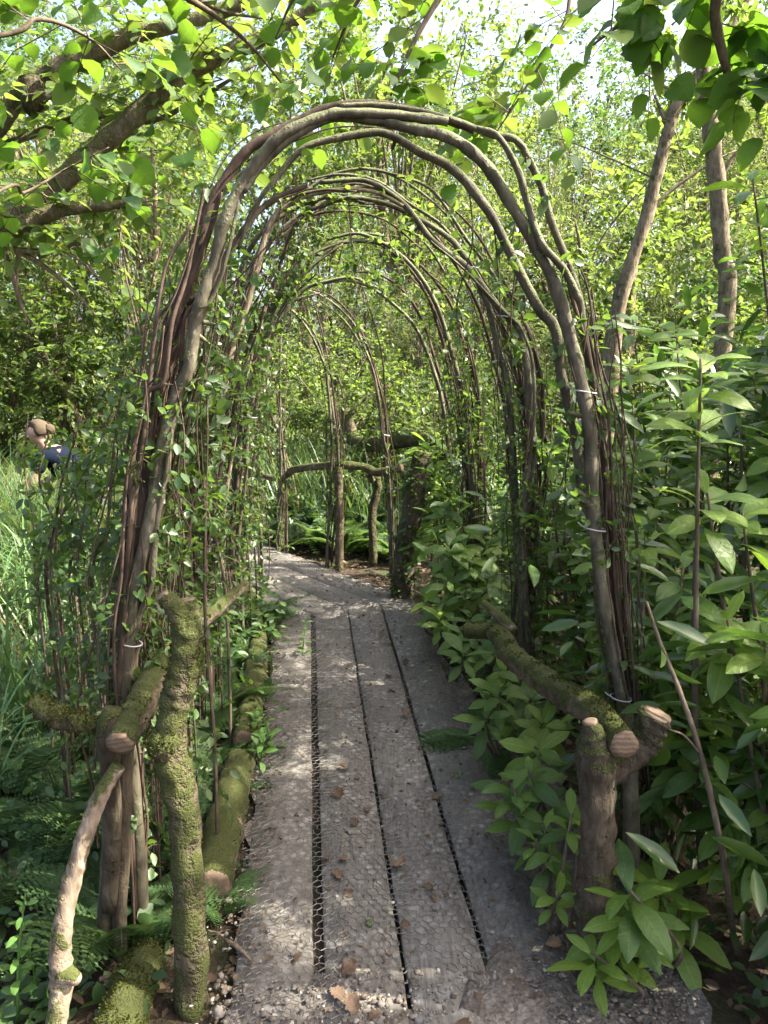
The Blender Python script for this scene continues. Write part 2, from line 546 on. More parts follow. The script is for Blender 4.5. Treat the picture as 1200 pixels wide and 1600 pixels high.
HP = ([0, .08, .2, .38, .55, .72, .86, .94, 1], [.1, .55, .85, 1, 1, .86, .55, .25, .02])
RP = ([0, .1, .25, .45, .65, .8, .92, 1], [.06, .3, .65, .95, 1, .85, .5, .05])
HAZEL = [leaf_mesh('hazel_leaf', .40 + .03 * k, HP, 'hazel_leaf', .10 + .1 * k, .10, .012, .05, 10, k, .12) for k in range(3)]
RHODO = [leaf_mesh('rhododendron_leaf', .165 + .014 * k, RP, 'rhodo_leaf', .02 + .14 * k, .12, .0, 0, 8, k, .07) for k in range(4)]
RHODN = [leaf_mesh('rhododendron_new_leaf', .172 + .014 * k, RP, 'rhodo_new', .0 + .12 * k, .12, .0, 0, 8, k + 9, .07) for k in range(4)]
FALLEN = [leaf_mesh('fallen_leaf', .30 + .05 * k, HP, 'fallen_leaf', .2 - .3 * k, .2, .05, .18, 8, k + 20, .12) for k in range(3)]

def basis(d, up):
    """arrays of unit frames: columns side, dir, normal"""
    d = d / (np.linalg.norm(d, axis=-1, keepdims=True) + 1e-9)
    s = np.cross(d, up)
    ln = np.linalg.norm(s, axis=-1, keepdims=True)
    s = np.where(ln < 1e-4, np.array([1.0, 0, 0]), s / (ln + 1e-9))
    nrm = np.cross(s, d)
    return s, d, nrm

def cloud(tmpl, pos, d, size, up=None, tilt=0.5, seed=0):
    """many leaves in one mesh"""
    rs = np.random.default_rng(seed)
    tv, tf = tmpl
    N = len(pos)
    if up is None:
        up = np.array([0, 0, 1.0]) + rs.standard_normal((N, 3)) * tilt
    s, dd, nr = basis(d, up)
    size = np.broadcast_to(np.asarray(size, float), (N,))
    V = pos[:, None, :] + size[:, None, None] * (tv[None, :, 0:1] * s[:, None, :] + tv[None, :, 1:2] * dd[:, None, :] + tv[None, :, 2:3] * nr[:, None, :])
    k = len(tv)
    F = tf[None, :, :] + (np.arange(N) * k)[:, None, None]
    return V.reshape(-1, 3), F.reshape(-1, tf.shape[1])

def mat4(pos, d, up, size, roll=0.0):
    s, dd, nr = basis(np.asarray(d, float)[None], np.asarray(up, float)[None])
    M = Matrix(((s[0][0], dd[0][0], nr[0][0], 0), (s[0][1], dd[0][1], nr[0][1], 0), (s[0][2], dd[0][2], nr[0][2], 0), (0, 0, 0, 1)))
    M = Matrix.Translation(Vector(pos)) @ M @ Matrix.Rotation(roll, 4, 'Y') @ Matrix.Diagonal((size, size, size, 1))
    return M

def rdir(rs, n):
    v = rs.standard_normal((n, 3))
    return v / np.linalg.norm(v, axis=1)[:, None]

# ------------------------------------------------------------------ terrain
PATH_DIR = np.array([-0.0957, 0.9954])
KINK = np.array([-0.06, 4.85])
DIR2 = np.array([-0.62, 0.785]); DIR2 /= np.linalg.norm(DIR2)

def path_dist(x, y):
    p = np.stack([np.asarray(x, float), np.asarray(y, float)], -1)
    rel = p - KINK
    t1 = rel @ PATH_DIR
    d1 = np.abs(rel @ np.array([PATH_DIR[1], -PATH_DIR[0]]))
    d1 = np.where(t1 > 0, np.linalg.norm(rel, axis=-1), d1)
    t2 = rel @ DIR2
    d2 = np.abs(rel @ np.array([DIR2[1], -DIR2[0]]))
    d2 = np.where(t2 < 0, np.linalg.norm(rel, axis=-1), d2)
    return np.minimum(d1, d2)

def gz(x, y):
    x = np.asarray(x, float); y = np.asarray(y, float)
    d = path_dist(x, y)
    off = np.clip((d - 0.5) / 0.9, 0, 1)
    h = -0.035 - 0.09 * off * np.exp(-d / 3) + off * (0.03 * np.sin(2.1 * x + 1.3 * y) + 0.025 * np.sin(3.7 * y - 1.9 * x + 1))
    r = np.sqrt(x * x + y * y)
    h = h + np.clip((y - 9), 0, 60) * 0.035 + np.clip(np.abs(x) - 4, 0, 40) * 0.03 * (y > -50) + 0.25 * np.sin(x * .35) * np.clip((r - 8) / 10, 0, 1)
    return h

def gpt(x, y, dz=0.0):
    return np.array([x, y, float(gz(x, y)) + dz])

def make_ground():
    def axis(lo, hi, fine):
        c = [0.0]
        while c[-1] < hi:
            c.append(c[-1] + max(fine, c[-1] * 0.06))
        d = [0.0]
        while d[-1] > lo:
            d.append(d[-1] - max(fine, -d[-1] * 0.06))
        return np.array(sorted(set(c + d)))
    X = axis(-160, 160, 0.12)
    Y = axis(-160, 160, 0.12)
    gx, gy = np.meshgrid(X, Y, indexing='ij')
    z = gz(gx.ravel(), gy.ravel())
    near = np.exp(-(gx.ravel() ** 2 + (gy.ravel() - 4) ** 2) / 60)
    z = z + near * 0.012 * rng.standard_normal(len(z))
    V = np.stack([gx.ravel(), gy.ravel(), z], -1)
    nx, ny = len(X), len(Y)
    i, j = np.meshgrid(np.arange(nx - 1), np.arange(ny - 1), indexing='ij')
    a = (i * ny + j).ravel()
    F = np.stack([a, a + ny, a + ny + 1, a + 1], -1)
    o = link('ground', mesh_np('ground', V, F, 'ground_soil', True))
    tag(o, 'dark soil with leaf mould beside the path', 'ground', kind='structure')
make_ground()

# ------------------------------------------------------------------ boardwalk path
def box_uv(c, d, L, W, H, seed, nl=10, sk=(0, 0), u=0):
    """worn plank: centre c, direction d, slightly warped with rounded long edges"""
    rs = np.random.default_rng(seed)
    d3 = np.array([d[0], d[1], 0.0]); s3 = np.array([d[1], -d[0], 0.0])
    ys = np.linspace(-L / 2, L / 2, nl)
    prof = [(-.5, -1), (-.5, -.25), (-.485, 0), (.485, 0), (.5, -.25), (.5, -1)]
    V = []
    w1 = rs.uniform(-.004, .004)
    for i, y in enumerate(ys):
        e = rs.normal(0, .0012)
        jz = rs.normal(0, .0012) + w1 * math.sin(i * .7)
        for px_, pz in prof:
            f = i / (nl - 1)
            V.append(c + d3 * (y + (u + px_ * W) * (sk[0] * (1 - f) + sk[1] * f)) + s3 * (px_ * W + e) + np.array([0, 0, pz * H + jz]))
    k = len(prof)
    F = []
    for i in range(nl - 1):
        for j in range(k):
            a, b = i * k + j, i * k + (j + 1) % k
            F.append([a, b, b + k, a + k])
    e = (nl - 1) * k
    F += [[0, 5, 4, 1], [1, 4, 3, 2], [e, e + 1, e + 4, e + 5], [e + 1, e + 2, e + 3, e + 4]]
    return np.array(V), np.array(F)[:, ::-1]

path_root = tag(bpy.data.objects.new('path', None), 'grey plank boardwalk under wire netting, bending away beyond the arches', 'path', kind='structure')
COL.objects.link(path_root)

def path_add(name, V, F, mat, smooth=True, kind=None):
    o = link(name, mesh_np(name, V, F, mat, smooth), path_root)
    if kind: o['kind'] = kind
    return o

def make_path():
    # gravel bed beneath
    pts = []
    d1 = PATH_DIR; s1 = np.array([d1[1], -d1[0]])
    d2 = DIR2; s2 = np.array([d2[1], -d2[0]])
    V, F = [], []
    rows = []
    for t in np.linspace(-6.2, 0, 90): rows.append((KINK + d1 * t, s1, min(1, max(0, -t))))
    for t in np.linspace(0.15, 4, 26): rows.append((KINK + d2 * t, s2, 0))
    cols = np.linspace(-0.635, 0.56, 34)
    TBED = (gr(620, 1515)[:2] - KINK) @ d1 - .03
    w_t = lambda c: (c - KINK) @ d1
    for (c, s, w) in rows:
        for u in cols:
            e = 0.0 if -.60 < u < .4 else rng.normal(0, .02)
            uu = u if w_t(c) < -2.0 else min(u, .30 + .2 * max(0, min(1, -w_t(c) - 1)))
            p = c + s * (uu + e)
            edge = abs(u) / .64
            V.append([p[0], p[1], (.004 + .004 * math.sin(u * 9 + 1) + rng.normal(0, .003) if w_t(c) < TBED + .12 * math.sin(u * 14) else (-.075 if -.59 < u < .20 else -.008)) + rng.normal(0, .003) - 0.05 * max(0, edge - 1.0) / .2])
    m = len(cols)
    for i in range(len(rows) - 1):
        for j in range(m - 1):
            a = i * m + j
            F.append([a, a + 1, a + m + 1, a + m])
    path_add('gravel_bed', V, np.array(F), 'path_gravel')
    # first run of boards: gaps traced on the ground at two photo rows
    def lat(px, py):
        p = gr(px, py)[:2] - KINK
        return p @ s1, p @ d1
    g1, g2, g3 = lat(494, 1300)[0], lat(598, 1300)[0], lat(700, 1300)[0]
    W = 0.222
    lanes = [(g1 - W + 0.0, g1 - 0.014), (g1 + 0.016, g2 - 0.005), (g2 + 0.005, g3 - 0.007), (g3 + 0.007, g3 + W)]
    tb = lat(620, 1515)[1]
    MIT = math.tan(.5 * math.acos(float(d1 @ d2)))
    cuts = [[tb - .3, lat(450, 1105)[1], 0.0], [tb - .3, lat(520, 1106)[1], lat(500, 985)[1], 0.0],
            [tb - .3, lat(580, 1012)[1], 0.0], [tb - .3, lat(650, 1150)[1], 0.0]]
    k = 0
    for (a, b), cc in zip(lanes, cuts):
        for t0, t1 in zip(cc[:-1], cc[1:]):
            c2 = KINK + s1 * ((a + b) / 2) + d1 * ((t0 + t1) / 2)
            L = t1 - t0 - 0.006
            V, F = box_uv(np.array([c2[0], c2[1], 0.003 * (k % 3 - 1)]), d1, L, b - a, 0.035, k, max(6, int(L * 9)), (0, MIT if t1 == cc[-1] else 0), (a + b) / 2)
            o = path_add('plank', V, F, 'plank_wood', False)
            k += 1
    # second run, bearing left beyond the bend
    for q, (a, b) in enumerate(lanes):
        cuts2 = [0.008, 1.35 + .25 * (q % 2), 3.2]
        for t0, t1 in zip(cuts2[:-1], cuts2[1:]):
            c2 = KINK + s2 * ((a + b) / 2) + d2 * ((t0 + t1) / 2)
            V, F = box_uv(np.array([c2[0], c2[1], 0.002 * (k % 3 - 1)]), d2, t1 - t0 - .006, b - a, 0.035, k, 12, (-MIT if t0 < .1 else 0, 0), (a + b) / 2)
            path_add('plank', V, F, 'plank_wood', False)
            k += 1
    # hexagonal wire netting pinned over the boards
    def netting(o2, d, s, u0, u1, t0, t1, cell, wr, seed):
        rs = np.random.default_rng(seed)
        a = cell / math.sqrt(3)
        nu = int((u1 - u0) / cell); nt_ = int((t1 - t0) / (1.5 * a))
        E = []
        for j in range(nt_):
            for i in range(nu):
                cx = u0 + (i + (j % 2) * .5) * cell
                ct = t0 + j * 1.5 * a
                v = [(cx + cell / 2 * sx, ct + a * sy) for sx, sy in ((0, 1), (1, .5), (1, -.5), (0, -1))]
                E += [(v[0], v[1]), (v[1], v[2]), (v[2], v[3])]
        E = np.array(E)
        wob = lambda P: P + 0.011 * np.stack([np.sin(P[:, 1] * 9 + P[:, 0] * 4), np.sin(P[:, 0] * 11 + P[:, 1] * 5)], -1) + .003 * np.stack([np.sin(P[:, 1] * 61 + P[:, 0] * 83), np.sin(P[:, 0] * 71 - P[:, 1] * 57)], -1)
        A, B = wob(E[:, 0]), wob(E[:, 1])
        to3 = lambda P: np.concatenate([o2 + P[:, :1] * s + P[:, 1:] * d, (0.0065 + 0.0025 * np.sin(P[:, :1] * 37) * np.sin(P[:, 1:] * 29))], 1)
        A, B = to3(A), to3(B)
        keep = (rs.random(len(A)) > 0.05) & (np.sin(A[:, 0] * 7 + 1) + np.sin(A[:, 1] * 5) + rs.normal(0, .3, len(A)) < 1.5)
        A, B = A[keep], B[keep]
        D = B - A; D /= np.linalg.norm(D, axis=1)[:, None]
        S = np.cross(D, [0, 0, 1.0])
        up = np.array([0, 0, 1.0])
        wv = wr * rs.uniform(.8, 1.3, len(A))[:, None]
        V = np.stack([A - S * wv, A + S * wv, A + up * wv * 1.1, B - S * wv, B + S * wv, B + up * wv * 1.1], 1).reshape(-1, 3)
        b = (np.arange(len(A)) * 6)[:, None, None]
        F = (np.array([[0, 3, 5, 2], [1, 2, 5, 4]])[None] + b).reshape(-1, 4)
        return V, F
    V, F = netting(KINK, d1, s1, g1 - .23, g3 + .24, tb - .6, 0.12, .028, .0012, 1)
    path_add('wire_netting', V, F, 'wire', False, 'stuff')
    V, F = netting(KINK, d2, s2, g1 - .23, g3 + .24, -.1, 2.6, .028, .0011, 2)
    path_add('wire_netting', V, F, 'wire', False, 'stuff')
    return g1, g3, tb
G1, G3, TB = make_path()

def ico():
    t = (1 + 5 ** .5) / 2
    V = np.array([[-1, t, 0], [1, t, 0], [-1, -t, 0], [1, -t, 0], [0, -1, t], [0, 1, t], [0, -1, -t], [0, 1, -t], [t, 0, -1], [t, 0, 1], [-t, 0, -1], [-t, 0, 1]], float)
    V /= np.linalg.norm(V[0])
    F = np.array([[0, 11, 5], [0, 5, 1], [0, 1, 7], [0, 7, 10], [0, 10, 11], [1, 5, 9], [5, 11, 4], [11, 10, 2], [10, 7, 6], [7, 1, 8], [3, 9, 4], [3, 4, 2], [3, 2, 6], [3, 6, 8], [3, 8, 9], [4, 9, 5], [2, 4, 11], [6, 2, 10], [8, 6, 7], [9, 8, 1]])
    return V, F
ICO_V, ICO_F = ico()

def subdiv(V, F):
    V = [tuple(v) for v in V]; cache = {}
    def mid(a, b):
        k = (min(a, b), max(a, b))
        if k not in cache:
            m = (np.array(V[a]) + np.array(V[b])) / 2
            V.append(tuple(m / np.linalg.norm(m))); cache[k] = len(V) - 1
        return cache[k]
    G = []
    for a, b, c in F:
        x, y, z = mid(a, b), mid(b, c), mid(c, a)
        G += [[a, x, z], [b, y, x], [c, z, y], [x, y, z]]
    return np.array(V), np.array(G)
ICO2 = subdiv(ICO_V, ICO_F)

def pebbles(N, pos, size, seed):
    rs = np.random.default_rng(seed)
    q = rs.uniform(.6, 1.25, (N, 12, 1))
    V = ICO_V[None] * q * (size[:, None, None]) * np.stack([rs.uniform(.7, 1.3, N), rs.uniform(.7, 1.3, N), rs.uniform(.4, .7, N)], -1)[:, None, :] + pos[:, None, :]
    F = ICO_F[None] + (np.arange(N) * 12)[:, None, None]
    return V.reshape(-1, 3), F.reshape(-1, 3)

def scatter_gravel():
    N = 3600
    s1 = np.array([PATH_DIR[1], -PATH_DIR[0]])
    t = TB - .22 + np.abs(rng.normal(0, .22, N)) * rng.choice([1, 1, -1], N)
    u = rng.uniform(-.68, .55, N)
    m = rng.random(N) < .4
    u[m] = np.where(rng.random(m.sum()) < .5, rng.normal(-.67, .05, m.sum()), rng.normal(.36, .09, m.sum()))
    t[m] = rng.uniform(TB - .6, 0, m.sum())
    p = KINK + s1 * u[:, None] + PATH_DIR * t[:, None]
    onb = (t > TB) & (u > G1 - .2) & (u < G3 + .2)
    ok = ~onb | ((rng.random(N) < .07) & (np.abs(u - G1) > .03))
    p, t, u, onb = p[ok], t[ok], u[ok], onb[ok]; N = len(t)
    z = np.where(onb, .004, np.where(t < TB, .006, -.010))
    pos = np.column_stack([p, z])
    V, F = pebbles(N, pos, rng.uniform(.002, .0055, N) * rng.choice([1, 1, 1, 2.0], N), 3)
    path_add('gravel', V, F, 'pebble', True, 'stuff')
scatter_gravel()
# ------------------------------------------------------------------ handrails and logs
def wire_px(px_list, Ys):
    """traced pixels with one distance each (or two ends interpolated)"""
    n = len(px_list)
    if len(Ys) == 2 and n > 2:
        Ys = np.linspace(Ys[0], Ys[1], n)
    return np.array([at(x, y, Y) for (x, y), Y in zip(px_list, Ys)])

def moss_coat(V, F, n, seed, ln=.009, bias=0.0, zmin=None, patch=7.0, thr=0.0):
    """tiny upright moss shoots over a log's skin"""
    rs = np.random.default_rng(seed)
    q = V[F]
    c = q.mean(1)
    nr = np.cross(q[:, 2] - q[:, 0], q[:, 3] - q[:, 1])
    ar = np.linalg.norm(nr, axis=1) + 1e-12
    nr = nr / ar[:, None]
    cen = V.mean(0)
    w = ar * np.clip(nr[:, 2] + bias, 0.02, None)
    k = rs.choice(len(F), n, p=w / w.sum())
    uv = rs.random((n, 2))
    a, b, cc, d = (q[k, i] for i in range(4))
    P = (a * (1 - uv[:, :1]) + b * uv[:, :1]) * (1 - uv[:, 1:]) + (d * (1 - uv[:, :1]) + cc * uv[:, :1]) * uv[:, 1:]
    pat = np.sin(P[:, 0] * patch * 5 + 1 + seed) + np.sin(P[:, 1] * patch * 6 + seed * 2) + np.sin(P[:, 2] * patch * 4 + 2)
    ok = pat > thr
    P, N_ = P[ok], nr[k][ok]
    D = N_ + rs.standard_normal(P.shape) * .55
    return cloud(T_SMALL, P - N_ * .002, D, ln * rs.uniform(.5, 1.3, len(P)), tilt=2.0, seed=seed)

def log_part(th, name, P, rad, mat, sides=12, lump=.1, seed=0, cut=None, n=None, moss=0, mbias=0.6, mthr=0.0, under=None, caps=True):
    V, F = tube(P, rad, sides, n, lump, seed, caps)
    o = th.add(name, V, F, mat, True, under=under)
    rr = np.atleast_1d(rad)
    if cut:
        C = catmull(P, 30)
        if 's' in cut:
            dv = C[0] - C[1]
            DV, DF = disc(C[0], dv, rr[0] * .93, 14, seed)
            th.add('cut_end', DV, DF, 'cut_wood', True, under=o)
        if 'e' in cut:
            dv = C[-1] - C[-2]
            DV, DF = disc(C[-1], dv, rr[-1] * .93, 14, seed + 1)
            th.add('cut_end', DV, DF, 'cut_wood', True, under=o)
    if moss:
        MV, MF = moss_coat(V, F, moss, seed + 5, bias=mbias, thr=mthr)
        th.add('moss', MV, MF, 'moss', False, 'stuff', under=o)
    return o

def left_rail():
    b = gr(300, 1563)
    t = Thing('rustic_handrail', (b[0], b[1], -.03), 'rustic branch handrail with thick moss-covered post beside the log edging', 'handrail', 'rustic handrails')
    P = wire_px([(302, 1600), (300, 1563), (296, 1413), (287, 1272), (268, 1180), (272, 1108), (287, 1052), (293, 991), (293, 960), (290, 938)], [1.69, 1.69, 1.70, 1.71, 1.72, 1.735, 1.745, 1.755, 1.765, 1.77])
    log_part(t, 'fork_stub', wire_px([(290, 985), (276, 952), (254, 930)], [1.755, 1.75, 1.745]), [.030, .027, .019], 'moss_bark', 14, .08, 4, 'e', 20, moss=300, mbias=.8, mthr=.3)
    P[0] = P[1] - np.array([0, 0, .09])
    log_part(t, 'post', P, [.045, .043, .039, .039, .042, .034, .040, .034, .031, .024], 'moss_bark', 24, .08, 3, 'e', 100, moss=5200, mbias=1.0, mthr=.35)
    # lump on the post where a limb was cut
    log_part(t, 'knot', wire_px([(268, 1165), (247, 1155), (238, 1150)], [1.72, 1.71, 1.70]), [.045, .04, .02], 'moss_bark', 10, .12, 8, None, 10, moss=500, mbias=1.0, mthr=-1)
    P = wire_px([(188, 1162), (220, 1099), (253, 1042), (305, 977), (347, 944), (385, 912)], [1.72, 1.86, 2.02, 2.3, 2.55, 2.85])
    log_part(t, 'rail', P, [.036, .039, .036, .031, .024, .014], 'half_moss_bark', 22, .09, 11, 's', 80, moss=900, mbias=.2, mthr=.4)
    P = wire_px([(176, 1108), (168, 1150), (172, 1200), (176, 1300), (172, 1420)], [1.78, 1.78, 1.80, 1.84, 1.87])
    log_part(t, 'support', P, [.024, .03, .026, .02], 'rough_bark', 10, .1, 12, None, 16)
    for q, (xa, xb, w) in enumerate(((178, 162, .023), (194, 186, .021))):
        P = wire_px([(xa + 4, 1130), (xa, 1250), ((xa + xb) / 2, 1360), (xb, 1462)], [1.86, 1.87, 1.88, 1.89])
        P = np.vstack([P, P[-1] - [0, 0, .1]])
        log_part(t, 'stake', P, w, 'rough_bark' if q else 'willow_bark', 10, .07, 13 + q, None, 22)
    P = wire_px([(186, 1196), (159, 1239), (137, 1295), (122, 1342), (104, 1412), (94, 1483), (97, 1535), (88, 1600), (84, 1650)], [1.74, 1.72, 1.70, 1.69, 1.67, 1.65, 1.64, 1.60, 1.57])
    P[-1][2] = -.06
    log_part(t, 'brace', P, [.017, .020, .021, .022, .023, .025, .029, .024, .026], 'pale_bark', 20, .06, 21, None, 90)
    log_part(t, 'knot', wire_px([(100, 1520), (122, 1532)], [1.64, 1.62]), [.03, .012], 'pale_bark', 8, .1, 22, None, 6)
    P = wire_px([(160, 1132), (131, 1131), (84, 1117), (56, 1094)], [1.80, 1.80, 1.82, 1.84])
    log_part(t, 'side_branch', P, [.018, .022, .029, .027], 'moss_bark', 12, .13, 23, None, 24, moss=1300, mbias=1.1, mthr=-1.2)
left_rail()

def right_rail():
    b = gr(930, 1530)
    t = Thing('rustic_handrail', (b[0], b[1], -.03), 'rustic log handrail with freshly sawn round end among the rhododendrons', 'handrail', 'rustic handrails')
    P = wire_px([(975, 1163), (925, 1110), (880, 1086), (841, 1056), (803, 1028), (784, 998), (770, 984)], [1.76, 1.98, 2.16, 2.36, 2.6, 2.85, 3.0])
    log_part(t, 'rail', P, [.037, .038, .039, .041, .042, .040, .033], 'half_moss_bark', 24, .09, 31, 's', 100, moss=2600, mbias=-.25, mthr=.2)
    P = wire_px([(772, 985), (745, 986), (728, 984)], [3.0, 3.02, 3.05])
    log_part(t, 'fork', P, [.036, .034, .03], 'moss_bark', 12, .08, 32, None, 14, moss=500)
    P = wire_px([(800, 982), (780, 962), (757, 944)], [2.9, 3.0, 3.1])
    log_part(t, 'branch', P, [.02, .02, .017], 'pale_bark', 10, .07, 33, 'e', 14)
    P = wire_px([(922, 1128), (930, 1178), (934, 1290), (930, 1389), (927, 1470), (925, 1540)], [1.80, 1.80, 1.80, 1.79, 1.78, 1.77])
    P = np.vstack([P, P[-1] - [0, 0, .1]])
    log_part(t, 'post', P, [.020, .046, .047, .044, .043, .047, .05], 'rough_bark', 26, .10, 34, 's', 80)
    P = wire_px([(945, 1215), (985, 1180), (1010, 1150), (1026, 1116)], [1.86, 1.87, 1.87, 1.865])
    log_part(t, 'stub', P, [.034, .038, .040, .040], 'rough_bark', 24, .10, 35, 'e', 36)
    P = wire_px([(984, 1180), (986, 1262), (988, 1370)], [1.95, 1.96, 1.97])
    P = np.vstack([P, P[-1] - [0, 0, .3]])
    log_part(t, 'stake', P, .022, 'willow_bark', 10, .06, 36, None, 20)
right_rail()

def far_rail():
    b = gr(530, 889)
    t = Thing('rustic_handrail', (b[0], b[1], -.03), 'bowed branch handrail on three thin posts at the bend of the path', 'handrail', 'rustic handrails')
    P = wire_px([(396, 737), (425, 747), (444, 745), (459, 734), (492, 729), (530, 727), (567, 730), (590, 738), (628, 731)], [6.6, 6.45, 6.35, 6.25, 6.1, 5.9, 5.85, 5.8, 5.7])
    log_part(t, 'rail', P, [.026, .026, .028, .030, .032, .033, .034, .034, .030], 'half_moss_bark', 12, .06, 41, 'e', 50)
    for q, (pts, Y, r) in enumerate((([(440, 748), (439, 800), (437, 862)], 6.36, .036), ([(529, 730), (530, 800), (530, 892)], 5.82, .034), ([(589, 745), (590, 765), (582, 800), (583, 858)], 5.95, .032))):
        P = wire_px(pts, [Y] * len(pts))
        P = np.vstack([P, P[-1] - [0, 0, .12]])
        log_part(t, 'post', P, [r * .9, r, r, r * 1.05], 'moss_bark' if q != 1 else 'half_moss_bark', 12, .08, 42 + q, None, 26)
    P = wire_px([(583, 752), (575, 742)], [5.85, 5.84])
    log_part(t, 'stub', P, [.026, .02], 'rough_bark', 8, .06, 46, 'e', 5)
far_rail()

def stump():
    b = gr(628, 930)
    t = Thing('leaning_snag', (b[0], b[1], -.04), 'thick dark cut trunk leaning upright at the bend behind the bowed handrail', 'tree trunk')
    P = wire_px([(627, 932), (636, 850), (648, 770), (661, 708)], [5.08, 5.1, 5.14, 5.2])
    P = np.vstack([P[0] - [0, 0, .1], P])
    log_part(t, 'trunk', P, [.085, .078, .072, .07, .066], 'rough_bark', 18, .08, 51, 'e', 34, moss=900, mbias=.9, mthr=.5)
    V, F = [], []
    n = 500
    k = rng.uniform(0, 1, n)
    C = catmull(P, 60)[(k * 59).astype(int)]
    dr = rdir(rng, n); dr[:, 1] -= .5
    pos = C + dr / np.linalg.norm(dr, axis=1)[:, None] * .08
    V, F = cloud(T_ROUND, pos, dr + [0, 0, -.3], rng.uniform(.02, .045, n), seed=5)
    keep = k > .35
    t.add('ivy', V, F, 'climber_leaf', False, 'stuff')
stump()

def edging_logs():
    for q, (pts, z, r, lab, mat, moss) in enumerate((
        ([(402, 1012), (397, 1070), (383, 1160)], .03, [.056, .06, .056], 'pale barked edging log beside the path, close behind the cut-up mossy one', 'half_moss_bark', 250),
        ([(376, 1188), (360, 1250), (345, 1310), (330, 1385)], .03, [.056, .064, .066, .056], 'mossy edging log with sunlit patches beside the mossy handrail post', 'half_moss_bark', 500))):
        P = np.array([gr(x, y, z) for x, y in pts])
        t = Thing('edging_log', (P[0][0], P[0][1], -.04), lab, 'log', 'logs edging the path')
        log_part(t, 'trunk', P, r, mat, 16, .09, 61 + q, 'se', 34, moss=moss, mbias=.1, mthr=.2)
    P = np.array([gr(230, 1490, .0), gr(205, 1560, .0), gr(170, 1660, 0.)])
    t = Thing('mossy_log', (P[1][0], P[1][1], -.06), 'low moss-blanketed log lying between the sunlit brace and mossy post', 'log', 'logs edging the path')
    log_part(t, 'trunk', P, [.05, .06, .06], 'moss_bark', 14, .1, 64, None, 20, moss=2500, mbias=.3, mthr=-1.2)
    P = wire_px([(372, 920), (384, 935), (392, 990)], [4.6, 4.3, 3.9])
    for q, (pts) in enumerate(([(405, 1000), (395, 950), (378, 905)],)):
        P = np.array([gr(x, y, .04) for x, y in pts])
        t = Thing('edging_log', (P[0][0], P[0][1], -.04), 'slim edging log half buried in ferns under the second arch', 'log', 'logs edging the path')
        log_part(t, 'trunk', P, [.045, .045, .04], 'half_moss_bark', 12, .08, 66, None, 20, moss=300)
edging_logs()

